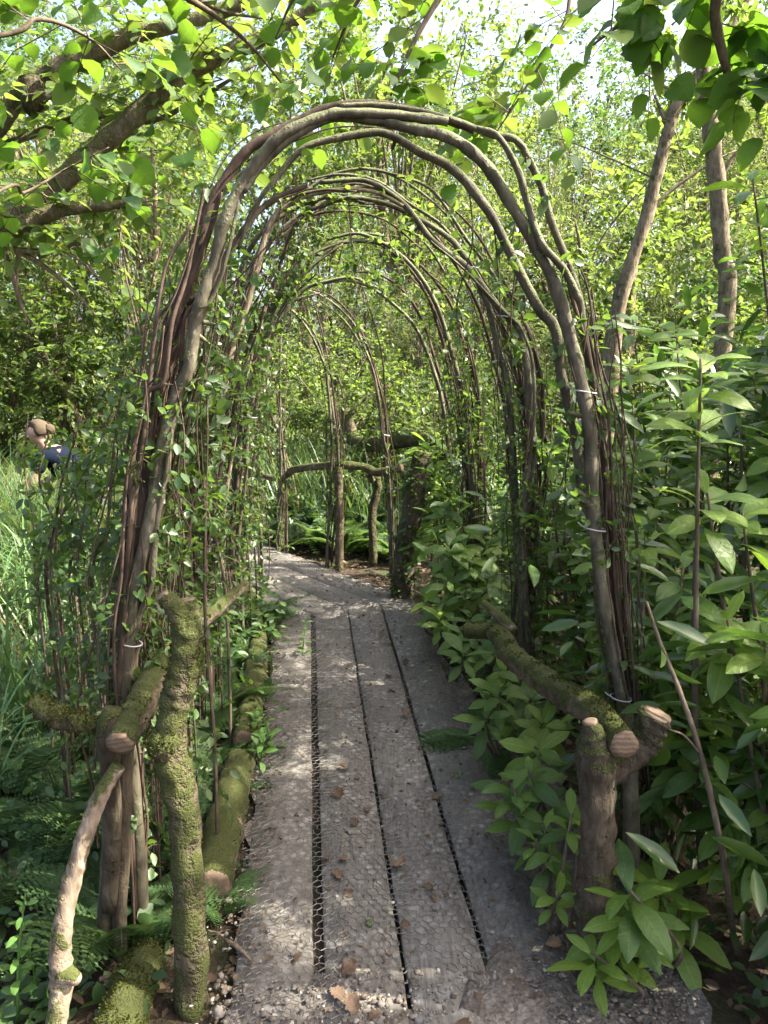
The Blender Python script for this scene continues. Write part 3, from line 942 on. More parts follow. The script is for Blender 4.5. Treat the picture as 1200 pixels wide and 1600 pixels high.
def small_bits():
    for q, (x0, y0, x1, y1) in enumerate(((352, 1468, 392, 1500), (155, 1530, 232, 1515))):
        z = .02
        P = np.array([gr(x0, y0, z), gr((x0 + x1) / 2, (y0 + y1) / 2 - 3, z), gr(x1, y1, z - .01)])
        V, F = tube(P, [.006, .007, .004], 6, 8, .1, q)
        o = link('fallen_twig', mesh_np('fallen_twig', V - P[0], F, 'twig_bark', True), loc=tuple(P[0]))
        tag(o, ['short bare twig lying on gravel beside the mossy post', 'bare twig lying across the low moss-blanketed log'][q], 'twig', 'fallen twigs')
    # pale stones along the edge
    st = [(344, 1578, 22, 'pale lump of stone at the foot of the mossy post'), (372, 1583, 12, None), (356, 1540, 12, None), (338, 1535, 11, None), (345, 1520, 9, None), (362, 1384, 13, None), (357, 1402, 11, None), (352, 1365, 14, None), (360, 1425, 8, None),
          (500, 1530, 9, None), (880, 1583, 16, 'pale lump of stone below the sawn handrail post'), (908, 1590, 11, None), (770, 1260, 13, None), (762, 1345, 10, None), (818, 1420, 10, None), (860, 1555, 8, None), (742, 1285, 9, None)]
    V2, F2 = ICO_V, ICO_F
    for q, (x, y, r, lab) in enumerate(st):
        p = gr(x, y, .0)
        s = r / F_PX * np.linalg.norm(p - [0, 0, 1.6]) * .55
        rs = np.random.default_rng(q)
        V = V2 * (1 + .22 * np.sin(V2 @ rs.standard_normal((3, 1)) * 3 + q)) * rs.uniform(.62, 1.2, (len(V2), 1)) * s * np.array([1, rs.uniform(.7, 1), .7])
        o = link('stone', mesh_np('stone', V, F2, 'stone', False), loc=(p[0], p[1], s * .12 - .012))
        o.rotation_euler = (0, 0, rs.uniform(0, 6))
        tag(o, lab or 'small pale stone lying along the gravelly edge of the path', 'stone', 'pale stones along the path edges')
    # single fallen leaves on the boards
    fl = [(575, 1435, 'yellow'), (600, 1055, 0), (545, 1198, 0), (595, 1245, 0), (668, 1305, 0), (505, 1338, 0), (635, 1435, 0), (675, 1380, 0), (420, 1400, 0), (560, 1585, 0), (462, 1060, 0), (720, 1210, 1), (618, 1080, 0), (560, 1290, 0), (690, 1240, 0), (520, 1100, 1), (455, 1150, 0), (610, 1350, 0), (740, 1560, 0), (850, 1470, 0), (540, 1560, 0), (400, 1365, 0), (480, 1010, 0), (600, 990, 0), (640, 1120, 0), (690, 1290, 0), (410, 1500, 0), (450, 1470, 0), (715, 1590, 0), (530, 905, 0), (470, 940, 0), (560, 960, 0), (590, 930, 0)]
    rx = np.random.default_rng(88)
    fl += [(rx.uniform(400 + .0 * k, 800), rx.uniform(960, 1590), 0) for k in range(26)]
    fl = [f for f in fl if abs((gr(f[0], f[1])[:2] - KINK) @ np.array([PATH_DIR[1], -PATH_DIR[0]])) < .46]
    for q, (x, y, c) in enumerate(fl):
        p = gr(x, y, .012)
        rs = np.random.default_rng(q + 50)
        me = FALLEN[q % 3]
        if c == 1 or c == 'yellow':
            me = me.copy(); me.materials.clear(); me.materials.append(MATS['herb_leaf' if c == 1 else 'lime_leaf'])
        o = link('fallen_leaf', me)
        a = rs.uniform(0, 6.28)
        o.matrix_basis = mat4(p, (math.cos(a), math.sin(a), rs.uniform(-.1, .15)), (rs.normal(0, .25), rs.normal(0, .25), 1), rs.uniform(.022, .058))
        lab = {'yellow': 'single yellow leaf lying on the wire netting of the boards', 1: 'green leaf freshly fallen on the boards'}.get(c, 'curled brown leaf fallen on the netted boards')
        tag(o, lab, 'fallen leaf', 'leaves fallen on the boardwalk')
small_bits()

# ------------------------------------------------------------------ the living arches
def arch_pts(px_list, cy0, dy=0.0):
    """pixels on a plane square to the path that crosses it at distance cy0"""
    out = []
    for x, y in px_list:
        d = ray(x, y)
        t = (cy0 + dy) / (d[1] - 0.0962 * d[0])
        out.append(d * t + np.array([0, 0, CAM_H]))
    return np.array(out)

def jitter_curve(P, amp, seed):
    rs = np.random.default_rng(seed)
    Q = np.array(P, float)
    Q[1:-1] += rs.normal(0, amp, Q[1:-1].shape)
    return Q

def leaves_on(curves, n, spread, size, seed, tmpl=T_MID, mat='climber_leaf', droop=.3, lo=0., hi=1.):
    """leaf positions near a set of curves, hung on short twigs"""
    rs = np.random.default_rng(seed)
    per = max(1, n // len(curves))
    Ps, Ds, Tw = [], [], []
    for c in curves:
        C = catmull(c, 80)
        nt = max(1, per // 6)
        idx = (rs.uniform(lo, hi, nt) * 79).astype(int)
        base = C[idx]
        dv = rdir(rs, nt); dv[:, 2] = dv[:, 2] * .6 - droop * .4
        ln = np.abs(rs.normal(0, spread, nt)) + .02
        for k in range(6):
            f = (k + 1) / 6
            p = base + dv * (ln * f)[:, None] + np.array([0, 0, -1]) * (ln * droop * f * f)[:, None] + rs.normal(0, .008, (nt, 3))
            d = dv * .4 + rs.standard_normal((nt, 3)) * .7
            d[:, 2] -= droop * .6
            Ps.append(p); Ds.append(d)
        for b, v, l in zip(base, dv, ln):
            Tw.append((b, b + v * l * .5 + [0, 0, -l * droop * .25], b + v * l + [0, 0, -l * droop]))
    P = np.vstack(Ps); D = np.vstack(Ds)
    V, F = cloud(tmpl, P, D, size * rs.uniform(.6, 1.25, len(P)), tilt=.7, seed=seed)
    TV, TF = twigs(np.array(Tw), .0016)
    return V, F, TV, TF

def twigs(A, r):
    """many three-point twigs (N,3,3) as thin triangular tubes"""
    N = len(A)
    d = A[:, 2] - A[:, 0]
    d /= np.linalg.norm(d, axis=1)[:, None] + 1e-9
    s = np.cross(d, [0.31, 0.2, .93]); s /= np.linalg.norm(s, axis=1)[:, None] + 1e-9
    t = np.cross(d, s)
    ring = [s, -.5 * s + .87 * t, -.5 * s - .87 * t]
    r = np.broadcast_to(np.asarray(r, float), (N,))[:, None]
    V = np.stack([A[:, k] + q * r * (1 - .35 * k) for k in range(3) for q in ring], 1)
    f = []
    for k in range(2):
        for j in range(3):
            j2 = (j + 1) % 3
            f.append([k * 3 + j, k * 3 + j2, k * 3 + 3 + j2, k * 3 + 3 + j])
    F = np.array(f)[None] + (np.arange(N) * 9)[:, None, None]
    return V.reshape(-1, 3), F.reshape(-1, 4)

def tie(th, p, nrm, r, seed, tail=True):
    a = np.linspace(0, 2 * np.pi, 13)
    nrm = np.asarray(nrm, float); nrm /= np.linalg.norm(nrm)
    x = np.cross(nrm, [0, 1, 0.1]); x /= np.linalg.norm(x); y = np.cross(nrm, x)
    ring = p + r * (np.cos(a)[:, None] * x * 1.15 + np.sin(a)[:, None] * y)
    V, F = tube(ring, .0022, 5, 25, 0, seed, caps=False)
    parts = [(V, F)]
    if tail:
        e = p + x * r * 1.15
        parts.append(tube([e, e + x * .010 + nrm * .004, e + x * .02 + nrm * .012], .0016, 5, 6, 0, 1, caps=False))
    V, F = join(parts)
    th.add('cable_tie', V, F, 'tie_plastic', True)

def root_down(P, depth=.12):
    """carry a traced stem down into the soil"""
    g = float(gz(P[0][0], P[0][1]))
    if g < P[0][2] < 1.1:
        steps = [np.array([P[0][0], P[0][1], g - depth])]
        if P[0][2] - g > .35:
            steps.append(np.array([P[0][0] + .01, P[0][1], (P[0][2] + g) / 2]))
        return np.vstack([steps, P])
    return P

def strand_stems(base, n, off, seed, rmin, rmax, ylo, yhi):
    """extra twisted stems that follow a traced stem"""
    rs = np.random.default_rng(seed)
    out = []
    B = np.array(base, float)
    for k in range(n):
        o0 = rs.uniform(*off); am = rs.uniform(4, 13); f = rs.uniform(.4, 1.1); ph = rs.uniform(0, 6)
        px = [(x + o0 * (.35 + .65 * min(1, (1100 - y) / 450)) + am * math.sin(f * i + ph), y + rs.normal(0, 6)) for i, (x, y) in enumerate(B) if yhi < y < ylo + rs.uniform(-60, 60)]
        cut = rs.integers(int(len(px) * .65), len(px) + 1)
        if cut < 4: continue
        r = rs.uniform(rmin, rmax)
        out.append((px[:cut], r, r * .45, [DV, RV, WB, DV][k % 4], rs.uniform(-.05, .16)))
    return out

def build_arch(cy0, stems, label, seed, vines=0, leaves=0, lsize=.035, ties=(), hang=0, loc=None, tmpl=T_MID, bundle=(), spread=.07, lo=0., hi=1., top_leaves=0):
    """stems: (pixels root->tip, radius root, radius tip, material, dy)"""
    curves = [(arch_pts(px, cy0, dy), r0, r1, m) for px, r0, r1, m, dy in stems]
    b = curves[0][0][0]
    t = Thing('willow_arch', (b[0], b[1], float(gz(b[0], b[1]))), label, 'arch', 'living willow arches over the path')
    rs = np.random.default_rng(seed)
    cl = []
    for q, (P, r0, r1, m) in enumerate(curves):
        P = root_down(jitter_curve(P, .005, seed * 31 + q))
        V, F = tube(P, [r0, r0 * .98, (r0 * .6 + r1 * .4), r1], 10, max(40, len(P) * 7), .085, seed * 50 + q)
        t.add('stem', V, F, m, True)
        cl.append(P)
        # a few cut spurs
        for k in range(2 if r0 > .012 else 0):
            C = catmull(P, 60)
            i = rs.integers(12, 48)
            dv = rdir(rs, 1)[0] * .05 + (C[i + 1] - C[i]) * .6
            V, F = tube([C[i], C[i] + dv * .6, C[i] + dv], [r0 * .45, r0 * .35, r0 * .25], 6, 5, .05, 3)
            t.add('spur', V, F, m, True)
    # thin bine strands that climb with the stems
    st = []
    mats = []
    for k in range(vines):
        P = cl[rs.integers(0, len(cl))] if not bundle else cl[bundle[rs.integers(0, len(bundle))]]
        a = rs.uniform(0, .25); e = rs.uniform(.45, 1.0)
        C = catmull(P, 60)[int(a * 59):max(int(a * 59) + 12, int(e * 59))]
        idx = np.linspace(0, len(C) - 1, 12).astype(int)
        o = rs.normal(0, .026, 3)
        Q = C[idx] + o + np.cumsum(rs.normal(0, .010, (12, 3)), 0)
        st.append(tube(Q, [rs.uniform(.0025, .006), .0018], 5, 34, .05, k, caps=False))
        cl.append(Q)
    if st:
        h = len(st) // 2
        V, F = join(st[:h + 1]); t.add('vine', V, F, 'dark_vine', True, 'stuff')
        if st[h + 1:]:
            V, F = join(st[h + 1:]); t.add('vine', V, F, 'red_vine', True, 'stuff')
    if hang:
        st = []
        for k in range(hang):
            P = cl[rs.integers(0, len(curves))]
            C = catmull(P, 60)
            p = C[rs.integers(16, 56)]
            L = rs.uniform(.25, .8)
            L = min(L, p[2] - .05)
            w = rs.normal(0, .05, (4, 3)); w[:, 2] = 0
            Q = np.array([p, p + [0, 0, -L * .35], p + [0, 0, -L * .7], p + [0, 0, -L]]) + np.cumsum(w, 0) * .5
            st.append(tube(Q, [.0022, .0012], 4, 12, 0, k, caps=False))
            cl.append(Q)
        V, F = join(st); t.add('hanging_strands', V, F, 'dark_vine', True, 'stuff')
    if leaves:
        V, F, TV, TF = leaves_on(cl, leaves, spread, lsize, seed + 3, tmpl, lo=lo, hi=hi)
        t.add('foliage', V, F, 'climber_leaf', False, 'stuff')
        t.add('twigs', TV, TF, 'twig_bark', False, 'stuff')
    if top_leaves:
        V, F, TV, TF = leaves_on([c[0] for c in curves], top_leaves, spread * 1.2, lsize * 1.3, seed + 4, T_MID, droop=.1, lo=.55, hi=1.)
        t.add('foliage', V, F, 'broad_leaf', False, 'stuff')
    for (px, py, r) in ties:
        p = arch_pts([(px, py)], cy0)[0]
        tie(t, p, (.15, 0, 1), r, 3)
    return t, cl

WB, DV, RV, PB = 'willow_bark', 'dark_vine', 'red_vine', 'pale_bark'
RX = [(988, 1180), (985, 1140), (958, 1010), (938, 900), (926, 790)]
A1R = [
    (RX + [(923, 692), (912, 608), (887, 512), (867, 442), (840, 385), (800, 320), (755, 258), (700, 216), (640, 196), (580, 184), (520, 188), (460, 214), (410, 260), (380, 300)], .0195, .008, WB, 0.0),
    ([(912, 780), (904, 733), (896, 670), (883, 587), (862, 517), (837, 475), (800, 400), (760, 330), (710, 270), (655, 232), (600, 215), (540, 214), (480, 232), (430, 272), (395, 325), (372, 390)], .0145, .005, WB, .10),
    ([(990, 1180), (978, 1080), (955, 930), (945, 800), (940, 671), (921, 567), (904, 462), (885, 410), (862, 350), (842, 290), (822, 245), (802, 218), (770, 206), (680, 188), (600, 170), (530, 166)], .012, .007, WB, .05),
    ([(905, 470), (880, 420), (850, 385), (828, 330), (810, 270), (782, 222), (745, 200)], .010, .007, WB, -.02),
    ([(994, 1185), (972, 1000), (955, 850), (948, 740), (935, 640), (915, 540), (897, 460), (880, 400)], .010, .004, DV, .03),
    ([(996, 1190), (982, 1020), (962, 880), (950, 760), (940, 650), (926, 560), (905, 470)], .008, .004, DV, .06),
    ([(885, 762), (900, 772), (926, 790)], .011, .016, WB, 0.),
]
A1L = [
    ([(196, 1100), (205, 980), (217, 900), (233, 817), (250, 733), (267, 658), (283, 608), (296, 575), (304, 504), (317, 462), (335, 415), (352, 345), (370, 300), (402, 255), (450, 212), (505, 184), (560, 176), (625, 178), (700, 190)], .0185, .011, WB, 0.),
    ([(192, 1098), (204, 960), (222, 860), (240, 720), (255, 620), (278, 520), (300, 430), (330, 330), (360, 268), (395, 232), (440, 200), (485, 178), (545, 166), (610, 166), (680, 180), (740, 205)], .016, .008, DV, .06),
    ([(188, 1100), (196, 980), (205, 900), (226, 780), (236, 660), (255, 560), (282, 480), (320, 380), (345, 300)], .013, .006, DV, .03),
    ([(200, 1098), (212, 960), (238, 820), (256, 680), (290, 600), (312, 520), (330, 450), (365, 380), (420, 320), (480, 290)], .011, .006, RV, .12),
    ([(186, 1098), (190, 1000), (200, 880), (218, 760), (228, 640), (236, 520), (262, 420), (300, 350)], .009, .004, RV, .0),
]
A1X = strand_stems(A1L[0][0], 15, (-48, 22), 91, .004, .009, 1200, 290) + strand_stems(A1R[2][0], 5, (6, 26), 92, .003, .006, 1250, 300)
build_arch(2.05, A1L + A1R + A1X, 'tall willow arch of thick grey stems tied with white cable ties over the path entrance', 1, vines=46, leaves=2900, lsize=.034, hang=26,
           ties=[(930, 826, .028), (914, 612, .027), (970, 1090, .027), (206, 1005, .024)], bundle=(1, 2, 3, 4, 9, 10, 9, 10, 2), spread=.055, lo=.0, hi=.72)

A2 = [
    ([(298, 900), (308, 817), (325, 733), (342, 650), (362, 546), (383, 480), (400, 420), (425, 350), (465, 312), (520, 296), (580, 300), (630, 322)], .017, .008, PB, 0.),
    ([(272, 905), (280, 800), (300, 700), (330, 560), (360, 460), (400, 375), (450, 330), (510, 312), (570, 316)], .014, .007, WB, .1),
    ([(285, 905), (292, 780), (318, 620), (346, 500), (385, 430), (440, 360), (500, 320), (560, 290), (610, 300)], .012, .006, WB, .2),
    ([(816, 1000), (817, 900), (819, 817), (826, 775), (833, 712), (829, 650), (825, 567), (808, 512), (785, 485), (730, 420), (680, 378), (640, 330), (600, 296), (560, 280), (500, 285)], .019, .009, WB, 0.),
    ([(814, 1000), (812, 880), (809, 808), (803, 754), (800, 692), (792, 608), (779, 546), (762, 475), (735, 417), (700, 370), (650, 335), (600, 318), (540, 310), (480, 330)], .017, .008, WB, .08),
    ([(820, 1000), (828, 880), (836, 780), (846, 690), (842, 600), (830, 530), (810, 480), (765, 420), (725, 368), (675, 300), (615, 272), (560, 262)], .011, .005, WB, .15),
    ([(822, 1000), (830, 860), (842, 760), (850, 640), (838, 560), (815, 500), (780, 430), (740, 360), (690, 310)], .009, .004, DV, .1),
    ([(818, 1000), (822, 870), (826, 780), (822, 700), (815, 600), (800, 540), (770, 480)], .009, .004, DV, .05),
    ([(819, 1000), (824, 860), (822, 740), (812, 640), (798, 560), (770, 470), (736, 410), (690, 352), (640, 318), (585, 284), (530, 272), (480, 282)], .010, .005, WB, .3),
    ([(813, 1000), (806, 850), (797, 740), (788, 640), (772, 560), (748, 480), (712, 410), (668, 355), (620, 325), (560, 318)], .009, .004, DV, .25),
    ([(290, 905), (300, 760), (330, 610), (372, 490), (420, 395), (470, 345), (530, 330), (600, 345), (660, 390)], .009, .004, RV, .3),
    ([(278, 905), (290, 740), (322, 600), (372, 455), (430, 345), (500, 285), (560, 262), (620, 275), (690, 330), (735, 395)], .010, .004, WB, .35),
]
A2 += strand_stems(A2[0][0], 7, (-40, 30), 93, .005, .010, 1000, 280) + strand_stems(A2[3][0], 5, (-14, 22), 94, .004, .009, 1050, 330)
build_arch(3.3, A2, 'willow arch with a forked right bundle wrapped in dark climbing stems behind the first arch', 2, vines=34, leaves=3400, lsize=.033, hang=34, ties=[(818, 806, .042), (738, 418, .024), (790, 495, .03)], spread=.06, lo=0, hi=.75, top_leaves=300)

A3 = [
    ([(352, 850), (366, 760), (378, 680), (396, 600), (415, 530), (436, 470), (470, 420), (515, 385), (560, 374), (610, 382)], .018, .008, WB, 0.),
    ([(360, 850), (374, 740), (392, 640), (412, 560), (440, 490), (462, 450), (500, 405), (550, 370), (600, 368)], .014, .006, WB, .1),
    ([(346, 850), (356, 760), (366, 690), (380, 610), (400, 540), (430, 455), (480, 400), (540, 376)], .012, .006, PB, -.1),
    ([(742, 940), (744, 840), (740, 740), (727, 630), (705, 545), (684, 480), (650, 425), (610, 385), (560, 366), (510, 375)], .015, .007, WB, 0.),
    ([(738, 940), (736, 820), (728, 700), (712, 600), (690, 520), (668, 462), (630, 410), (590, 380), (540, 372)], .012, .006, DV, .08),
    ([(748, 940), (752, 820), (750, 700), (742, 600), (722, 530), (700, 470), (660, 420), (620, 395)], .012, .006, DV, .15),
    ([(744, 940), (748, 800), (745, 660), (733, 560), (712, 470), (690, 420), (655, 372), (610, 350)], .010, .005, WB, .2),
]
A3 += strand_stems(A3[0][0], 7, (-25, 28), 95, .006, .011, 900, 380) + strand_stems(A3[3][0], 6, (-20, 22), 96, .005, .010, 1000, 380)
build_arch(4.3, A3, 'ivy-draped willow arch whose leafy crown hangs low over the boards', 3, vines=26, leaves=4200, lsize=.034, hang=34, ties=[(385, 650, .05)], spread=.075, top_leaves=700)

A4 = [
    ([(376, 845), (386, 760), (398, 660), (415, 580), (440, 500), (474, 456), (515, 440), (552, 436), (590, 450)], .016, .007, WB, 0.),
    ([(370, 845), (380, 740), (394, 640), (420, 550), (450, 480), (490, 446), (540, 432)], .013, .006, WB, .12),
    ([(704, 880), (704, 756), (702, 719), (695, 662), (687, 610), (669, 557), (650, 509), (620, 479), (579, 450), (540, 438), (490, 446)], .015, .007, WB, 0.),
    ([(722, 890), (720, 790), (712, 700), (698, 630), (680, 560), (660, 500), (630, 455), (590, 430), (545, 424)], .012, .006, DV, .1),
    ([(714, 880), (710, 770), (700, 680), (690, 610), (664, 540), (640, 500), (600, 462), (560, 446)], .010, .005, WB, .2),
    ([(730, 880), (735, 780), (728, 690), (712, 600), (692, 530), (672, 470), (630, 420)], .009, .004, DV, -.1),
]
build_arch(5.15, A4, 'slender willow arch at the bend with stems bowed over its right post bundle', 4, vines=18, leaves=1100, lsize=.034, hang=12, spread=.07, top_leaves=200)

A5 = [
    ([(612, 905), (611, 840), (609, 775), (604, 720), (599, 681), (594, 632), (582, 580), (564, 531), (545, 497), (507, 464), (470, 452), (430, 470)], .013, .006, WB, 0.),
    ([(614, 905), (613, 800), (607, 720), (602, 650), (590, 590), (572, 535), (550, 495), (515, 462), (470, 448)], .010, .005, DV, .05),
    ([(610, 905), (606, 760), (600, 690), (588, 610), (566, 548), (540, 500), (500, 470)], .009, .004, WB, .1),
    ([(612, 905), (610, 780), (604, 640), (596, 560), (585, 500), (566, 450), (540, 420)], .007, .003, DV, .12),
    ([(408, 850), (402, 760), (404, 680), (414, 590), (432, 510), (460, 470), (500, 458)], .012, .006, WB, 0.),
    ([(404, 850), (398, 740), (402, 640), (420, 550), (450, 480), (490, 462)], .009, .005, DV, .1),
]
build_arch(5.55, A5, 'willow arch springing beside the leaning cut trunk at the bend', 5, vines=10, leaves=500, lsize=.034, hang=8, spread=.06, ties=[(604, 680, .025)])

A6 = [
    ([(510, 886), (515, 800), (516, 737), (518, 680), (512, 600), (504, 561), (485, 520), (462, 488), (430, 470)], .012, .006, WB, 0.),
    ([(526, 890), (528, 800), (529, 711), (522, 662), (515, 610), (500, 545), (480, 505), (450, 480)], .012, .006, WB, .05),
    ([(518, 888), (524, 780), (526, 690), (520, 610), (510, 540), (492, 480), (480, 450)], .008, .004, DV, .08),
    ([(436, 850), (438, 740), (438, 640), (440, 524), (446, 470)], .013, .008, WB, .5),
    ([(448, 850), (446, 740), (432, 600), (424, 560), (420, 520)], .010, .006, RV, .5),
]
build_arch(5.85, A6, 'thin willow arch behind the bowed branch handrail', 6, vines=12, leaves=700, lsize=.036, hang=8, spread=.06)
# ------------------------------------------------------------------ trees and shrubs
def crown_np(seed, rad, nclump, per, size, tmpl, gap=.0, shell=.5, spread=.22, droop=.25, bottom=-1.0):
    """foliage as leafy sprays on short twigs: clump centres fill an uneven ellipsoid"""
    rs = np.random.default_rng(seed)
    rad = np.array(rad, float)
    C = []
    ph = rs.uniform(0, 6.28, 6)
    while len(C) < nclump:
        d = rdir(rs, 1)[0]
        if d[2] < bottom: continue
        r = rs.random() ** shell
        lob = 1 + .22 * math.sin(3 * math.atan2(d[1], d[0]) + ph[0]) + .18 * math.sin(5 * d[2] + ph[1] + 2 * d[0])
        hole = math.sin(d[0] * 4 + ph[2]) * math.sin(d[1] * 4 + ph[3]) * math.sin(d[2] * 4 + ph[4])
        if hole > .55 - gap: continue
        C.append(d * r * rad * lob)
    C = np.array(C)
    Ps, Ds, Tw = [], [], []
    nt = max(2, per // 8)
    for c in C:
        out = c / rad; out /= np.linalg.norm(out) + 1e-6
        dv = rdir(rs, nt) * .8 + out * .6
        dv[:, 2] += .1
        ln = spread * rs.uniform(.5, 1.5, nt)
        for k in range(8):
            f = (k + 1) / 8
            p = c + dv * (ln * f)[:, None] + np.array([0, 0, -1]) * (ln * droop * f * f)[:, None] + rs.normal(0, size * .25, (nt, 3))
            s = np.cross(dv, [0, 0, 1.0]) * (1 if k % 2 else -1)
            Ps.append(p); Ds.append(dv * .6 + s * .8 + rs.standard_normal((nt, 3)) * .35 + [0, 0, -.25])
        for v, l in zip(dv, ln):
            Tw.append((c, c + v * l * .5 + [0, 0, -l * droop * .25], c + v * l + [0, 0, -l * droop]))
    P = np.vstack(Ps); D = np.vstack(Ds)
    V, F = cloud(tmpl, P, D, size * rs.uniform(.65, 1.25, len(P)), tilt=.55, seed=seed)
    return V, F, C, np.array(Tw)

class Proto:
    def __init__(self, seed, kind, H, rad, cz, nclump, per, size, tmpl, leafmat, barkmat, r0, stems=1, gap=0., spread=.22, lean=0., bottom=-1.):
        V, F, C, Tw = crown_np(seed, rad, nclump, per, size, tmpl, gap, spread=spread, bottom=bottom)
        off = np.array([lean, 0, cz])
        rs = np.random.default_rng(seed + 1)
        self.crown = mesh_np('crown', V + off, F, leafmat, False)
        parts = []
        for k in range(stems):
            a = 6.28 * k / stems + rs.uniform(0, 1)
            b = np.array([math.cos(a), math.sin(a), 0]) * (.0 if stems == 1 else .18)
            top = off + np.array([rs.normal(0, rad[0] * .25), rs.normal(0, rad[1] * .25), rad[2] * .45])
            P = [b - [0, 0, .3], b, b * 1.6 + (top - b) * .33 + rs.normal(0, .06 * H * .3, 3), b + (top - b) * .68 + rs.normal(0, .08 * H * .3, 3), top]
            parts.append(tube(P, [r0 * 1.25, r0, r0 * .75, r0 * .5, r0 * .2], 9, 26, .06, seed + k))
        self.trunk = mesh_np('trunk', *join(parts), barkmat, True)
        st = []
        trunkC = catmull(P, 40)
        for c in C[rs.choice(len(C), min(len(C), 26), replace=False)]:
            e = c + off
            i = int(np.clip((e[2] / max(top[2], .1)) * 26, 6, 36))
            s = trunkC[i]
            m = (s + e) / 2 + rs.normal(0, .08, 3) + [0, 0, -.05 * np.linalg.norm(e - s)]
            st.append(tube([s, m, e], [r0 * .32, r0 * .2, r0 * .06], 5, 9, .06, i, caps=False))
        TV, TF = twigs(Tw + off, size * .05)
        bv = join(st)
        self.limbs = mesh_np('limbs', *join([bv, (TV, TF)]), barkmat, False)
    def place(self, name, x, y, rot, sc, label, cat, group, tilt=(0, 0), zs=1.0):
        o = bpy.data.objects.new(name, None)
        o.location = (x, y, float(gz(x, y)) - .02)
        o.rotation_euler = (tilt[0], tilt[1], rot)
        o.scale = (sc, sc, sc * zs)
        COL.objects.link(o)
        tag(o, label, cat, group)
        for n, me in (('trunk', self.trunk), ('limb', self.limbs), ('crown', self.crown)):
            q = link(n, me, o)
            if n != 'trunk': q['kind'] = 'stuff'
        return o

P_LIME = Proto(11, 'lime', 3.6, (1.1, 1.1, 1.7), 2.1, 150, 40, .062, T_NARROW, 'lime_leaf', 'twig_bark', .035, stems=4, gap=.15, spread=.3)
P_BROAD = Proto(12, 'broad', 3.0, (1.4, 1.3, 1.3), 1.5, 160, 40, .075, T_MID, 'broad_leaf', 'twig_bark', .045, stems=4, gap=.05, spread=.26)
P_DEEP = Proto(13, 'deep', 2.6, (1.5, 1.3, 1.15), 1.25, 160, 40, .07, T_MID, 'deep_leaf', 'twig_bark', .045, stems=4, spread=.24)
P_TREE1 = Proto(14, 'tree', 8, (2.4, 2.3, 2.2), 5.6, 210, 40, .105, T_MID, 'broad_leaf', 'tree_bark', .13, gap=.1, spread=.42)
P_TREE2 = Proto(15, 'tree', 8, (2.0, 2.0, 2.8), 5.2, 210, 40, .085, T_NARROW, 'lime_leaf', 'tree_bark', .10, gap=.2, spread=.45)
P_TREE3 = Proto(16, 'tree', 9, (2.7, 2.6, 2.7), 5.8, 230, 40, .11, T_MID, 'deep_leaf', 'tree_bark', .15, gap=.05, spread=.45)

G_FAR = 'trees beyond the glade'
G_SHR = 'shrubs around the glade'
W1 = ['behind the mossy boughs', 'beyond the kneeling person', 'seen through the arches', 'far behind the arch crowns', 'far behind the pale leaning trunk', 'beyond the pale far track']
W2 = ['behind the lime shrubs', 'behind the straight grey trunk', 'behind the shoulder of the first arch', 'behind the tall sunlit grass', 'behind the rhododendron bank']
W3 = ['behind the second arch', 'beside the pale leaning trunk', 'behind the dark trunk pair', 'seen through the arches', 'between leaning trunk and arch crowns', 'behind the fallen mossy bough', 'behind the straight grey trunk', 'beyond the thin far arch']
W4 = ['beside the fallen mossy bough', 'beyond the bowed handrail', 'behind the kneeling person', 'overhanging the kneeling person', 'behind the far rhododendron clump', 'tall and dense behind the mossy boughs', 'tall and dense below the dead branches', 'largest beyond the tall grass', 'between grass and far arches', 'before the dark trunk pair', 'below the pale leaning trunk', 'tall and dark between the lime shrubs', 'tall behind the arch crowns']
L_T1 = 'tall broadleaved tree with mid green crown beyond the glade'
L_T2 = 'tall feathery tree with pale yellow-green narrow leaves beyond the glade'
L_T3 = 'tall dense dark green tree closing the view beyond the glade'
for x, y, r, s in ((-3.9, 12.5, .3, .78), (-7.5, 10.5, 1.9, 1.0), (0.3, 14, 3, 1.0), (-1.6, 18, 4, 1.15), (7.5, 17, 5, 1.0), (-11, 15, .8, 1.2)):
    P_TREE1.place('broadleaf_tree', x, y, r, s, 'tall broadleaved tree with mid green crown ' + W1.pop(0), 'tree', G_FAR)
for x, y, r, s in ((2.6, 12.5, .6, .72), (5.6, 13.2, 2.2, .8), (1.4, 17, 1.1, .95), (-5.8, 15, 3.1, 1.0), (6.8, 13.5, 4, .8)):
    P_TREE2.place('feathery_tree', x, y, r, s, 'tall feathery pale yellow-green tree ' + W2.pop(0), 'tree', G_FAR)
for x, y, r, s in ((-9, 20, .5, 1.2), (-6.5, 23, 1.5, 1.1), (1, 25, 2.5, 1.15), (5.5, 23, 3.5, 1.1), (10.5, 22, 4.5, 1.2), (15, 20, 5.5, 1.2), (-14, 22, 0, 1.2), (-17, 15, 1, 1.2), (-16, 31, .3, 1.8), (-9, 33, 1.3, 1.8), (-2, 34, 2.2, 1.3), (5, 34, 3.1, 1.5), (12, 32, 4.2, 1.8), (19, 29, 5.1, 1.8)):
    P_TREE3.place('dark_tree', x, y, r, s, L_T3, 'tree', G_FAR)
# unseen trees added beside the walk so their crowns shade and dapple it
for x, y, r, s in ((6.9, 3.3, .2, .95), (6.3, 1.0, 3.0, 1.0)):
    P_TREE3.place('broadleaf_tree', x, y, r, s, 'unseen broadleaved tree added behind the rhododendron bank to shade the walk', 'tree', 'unseen trees added for shade')

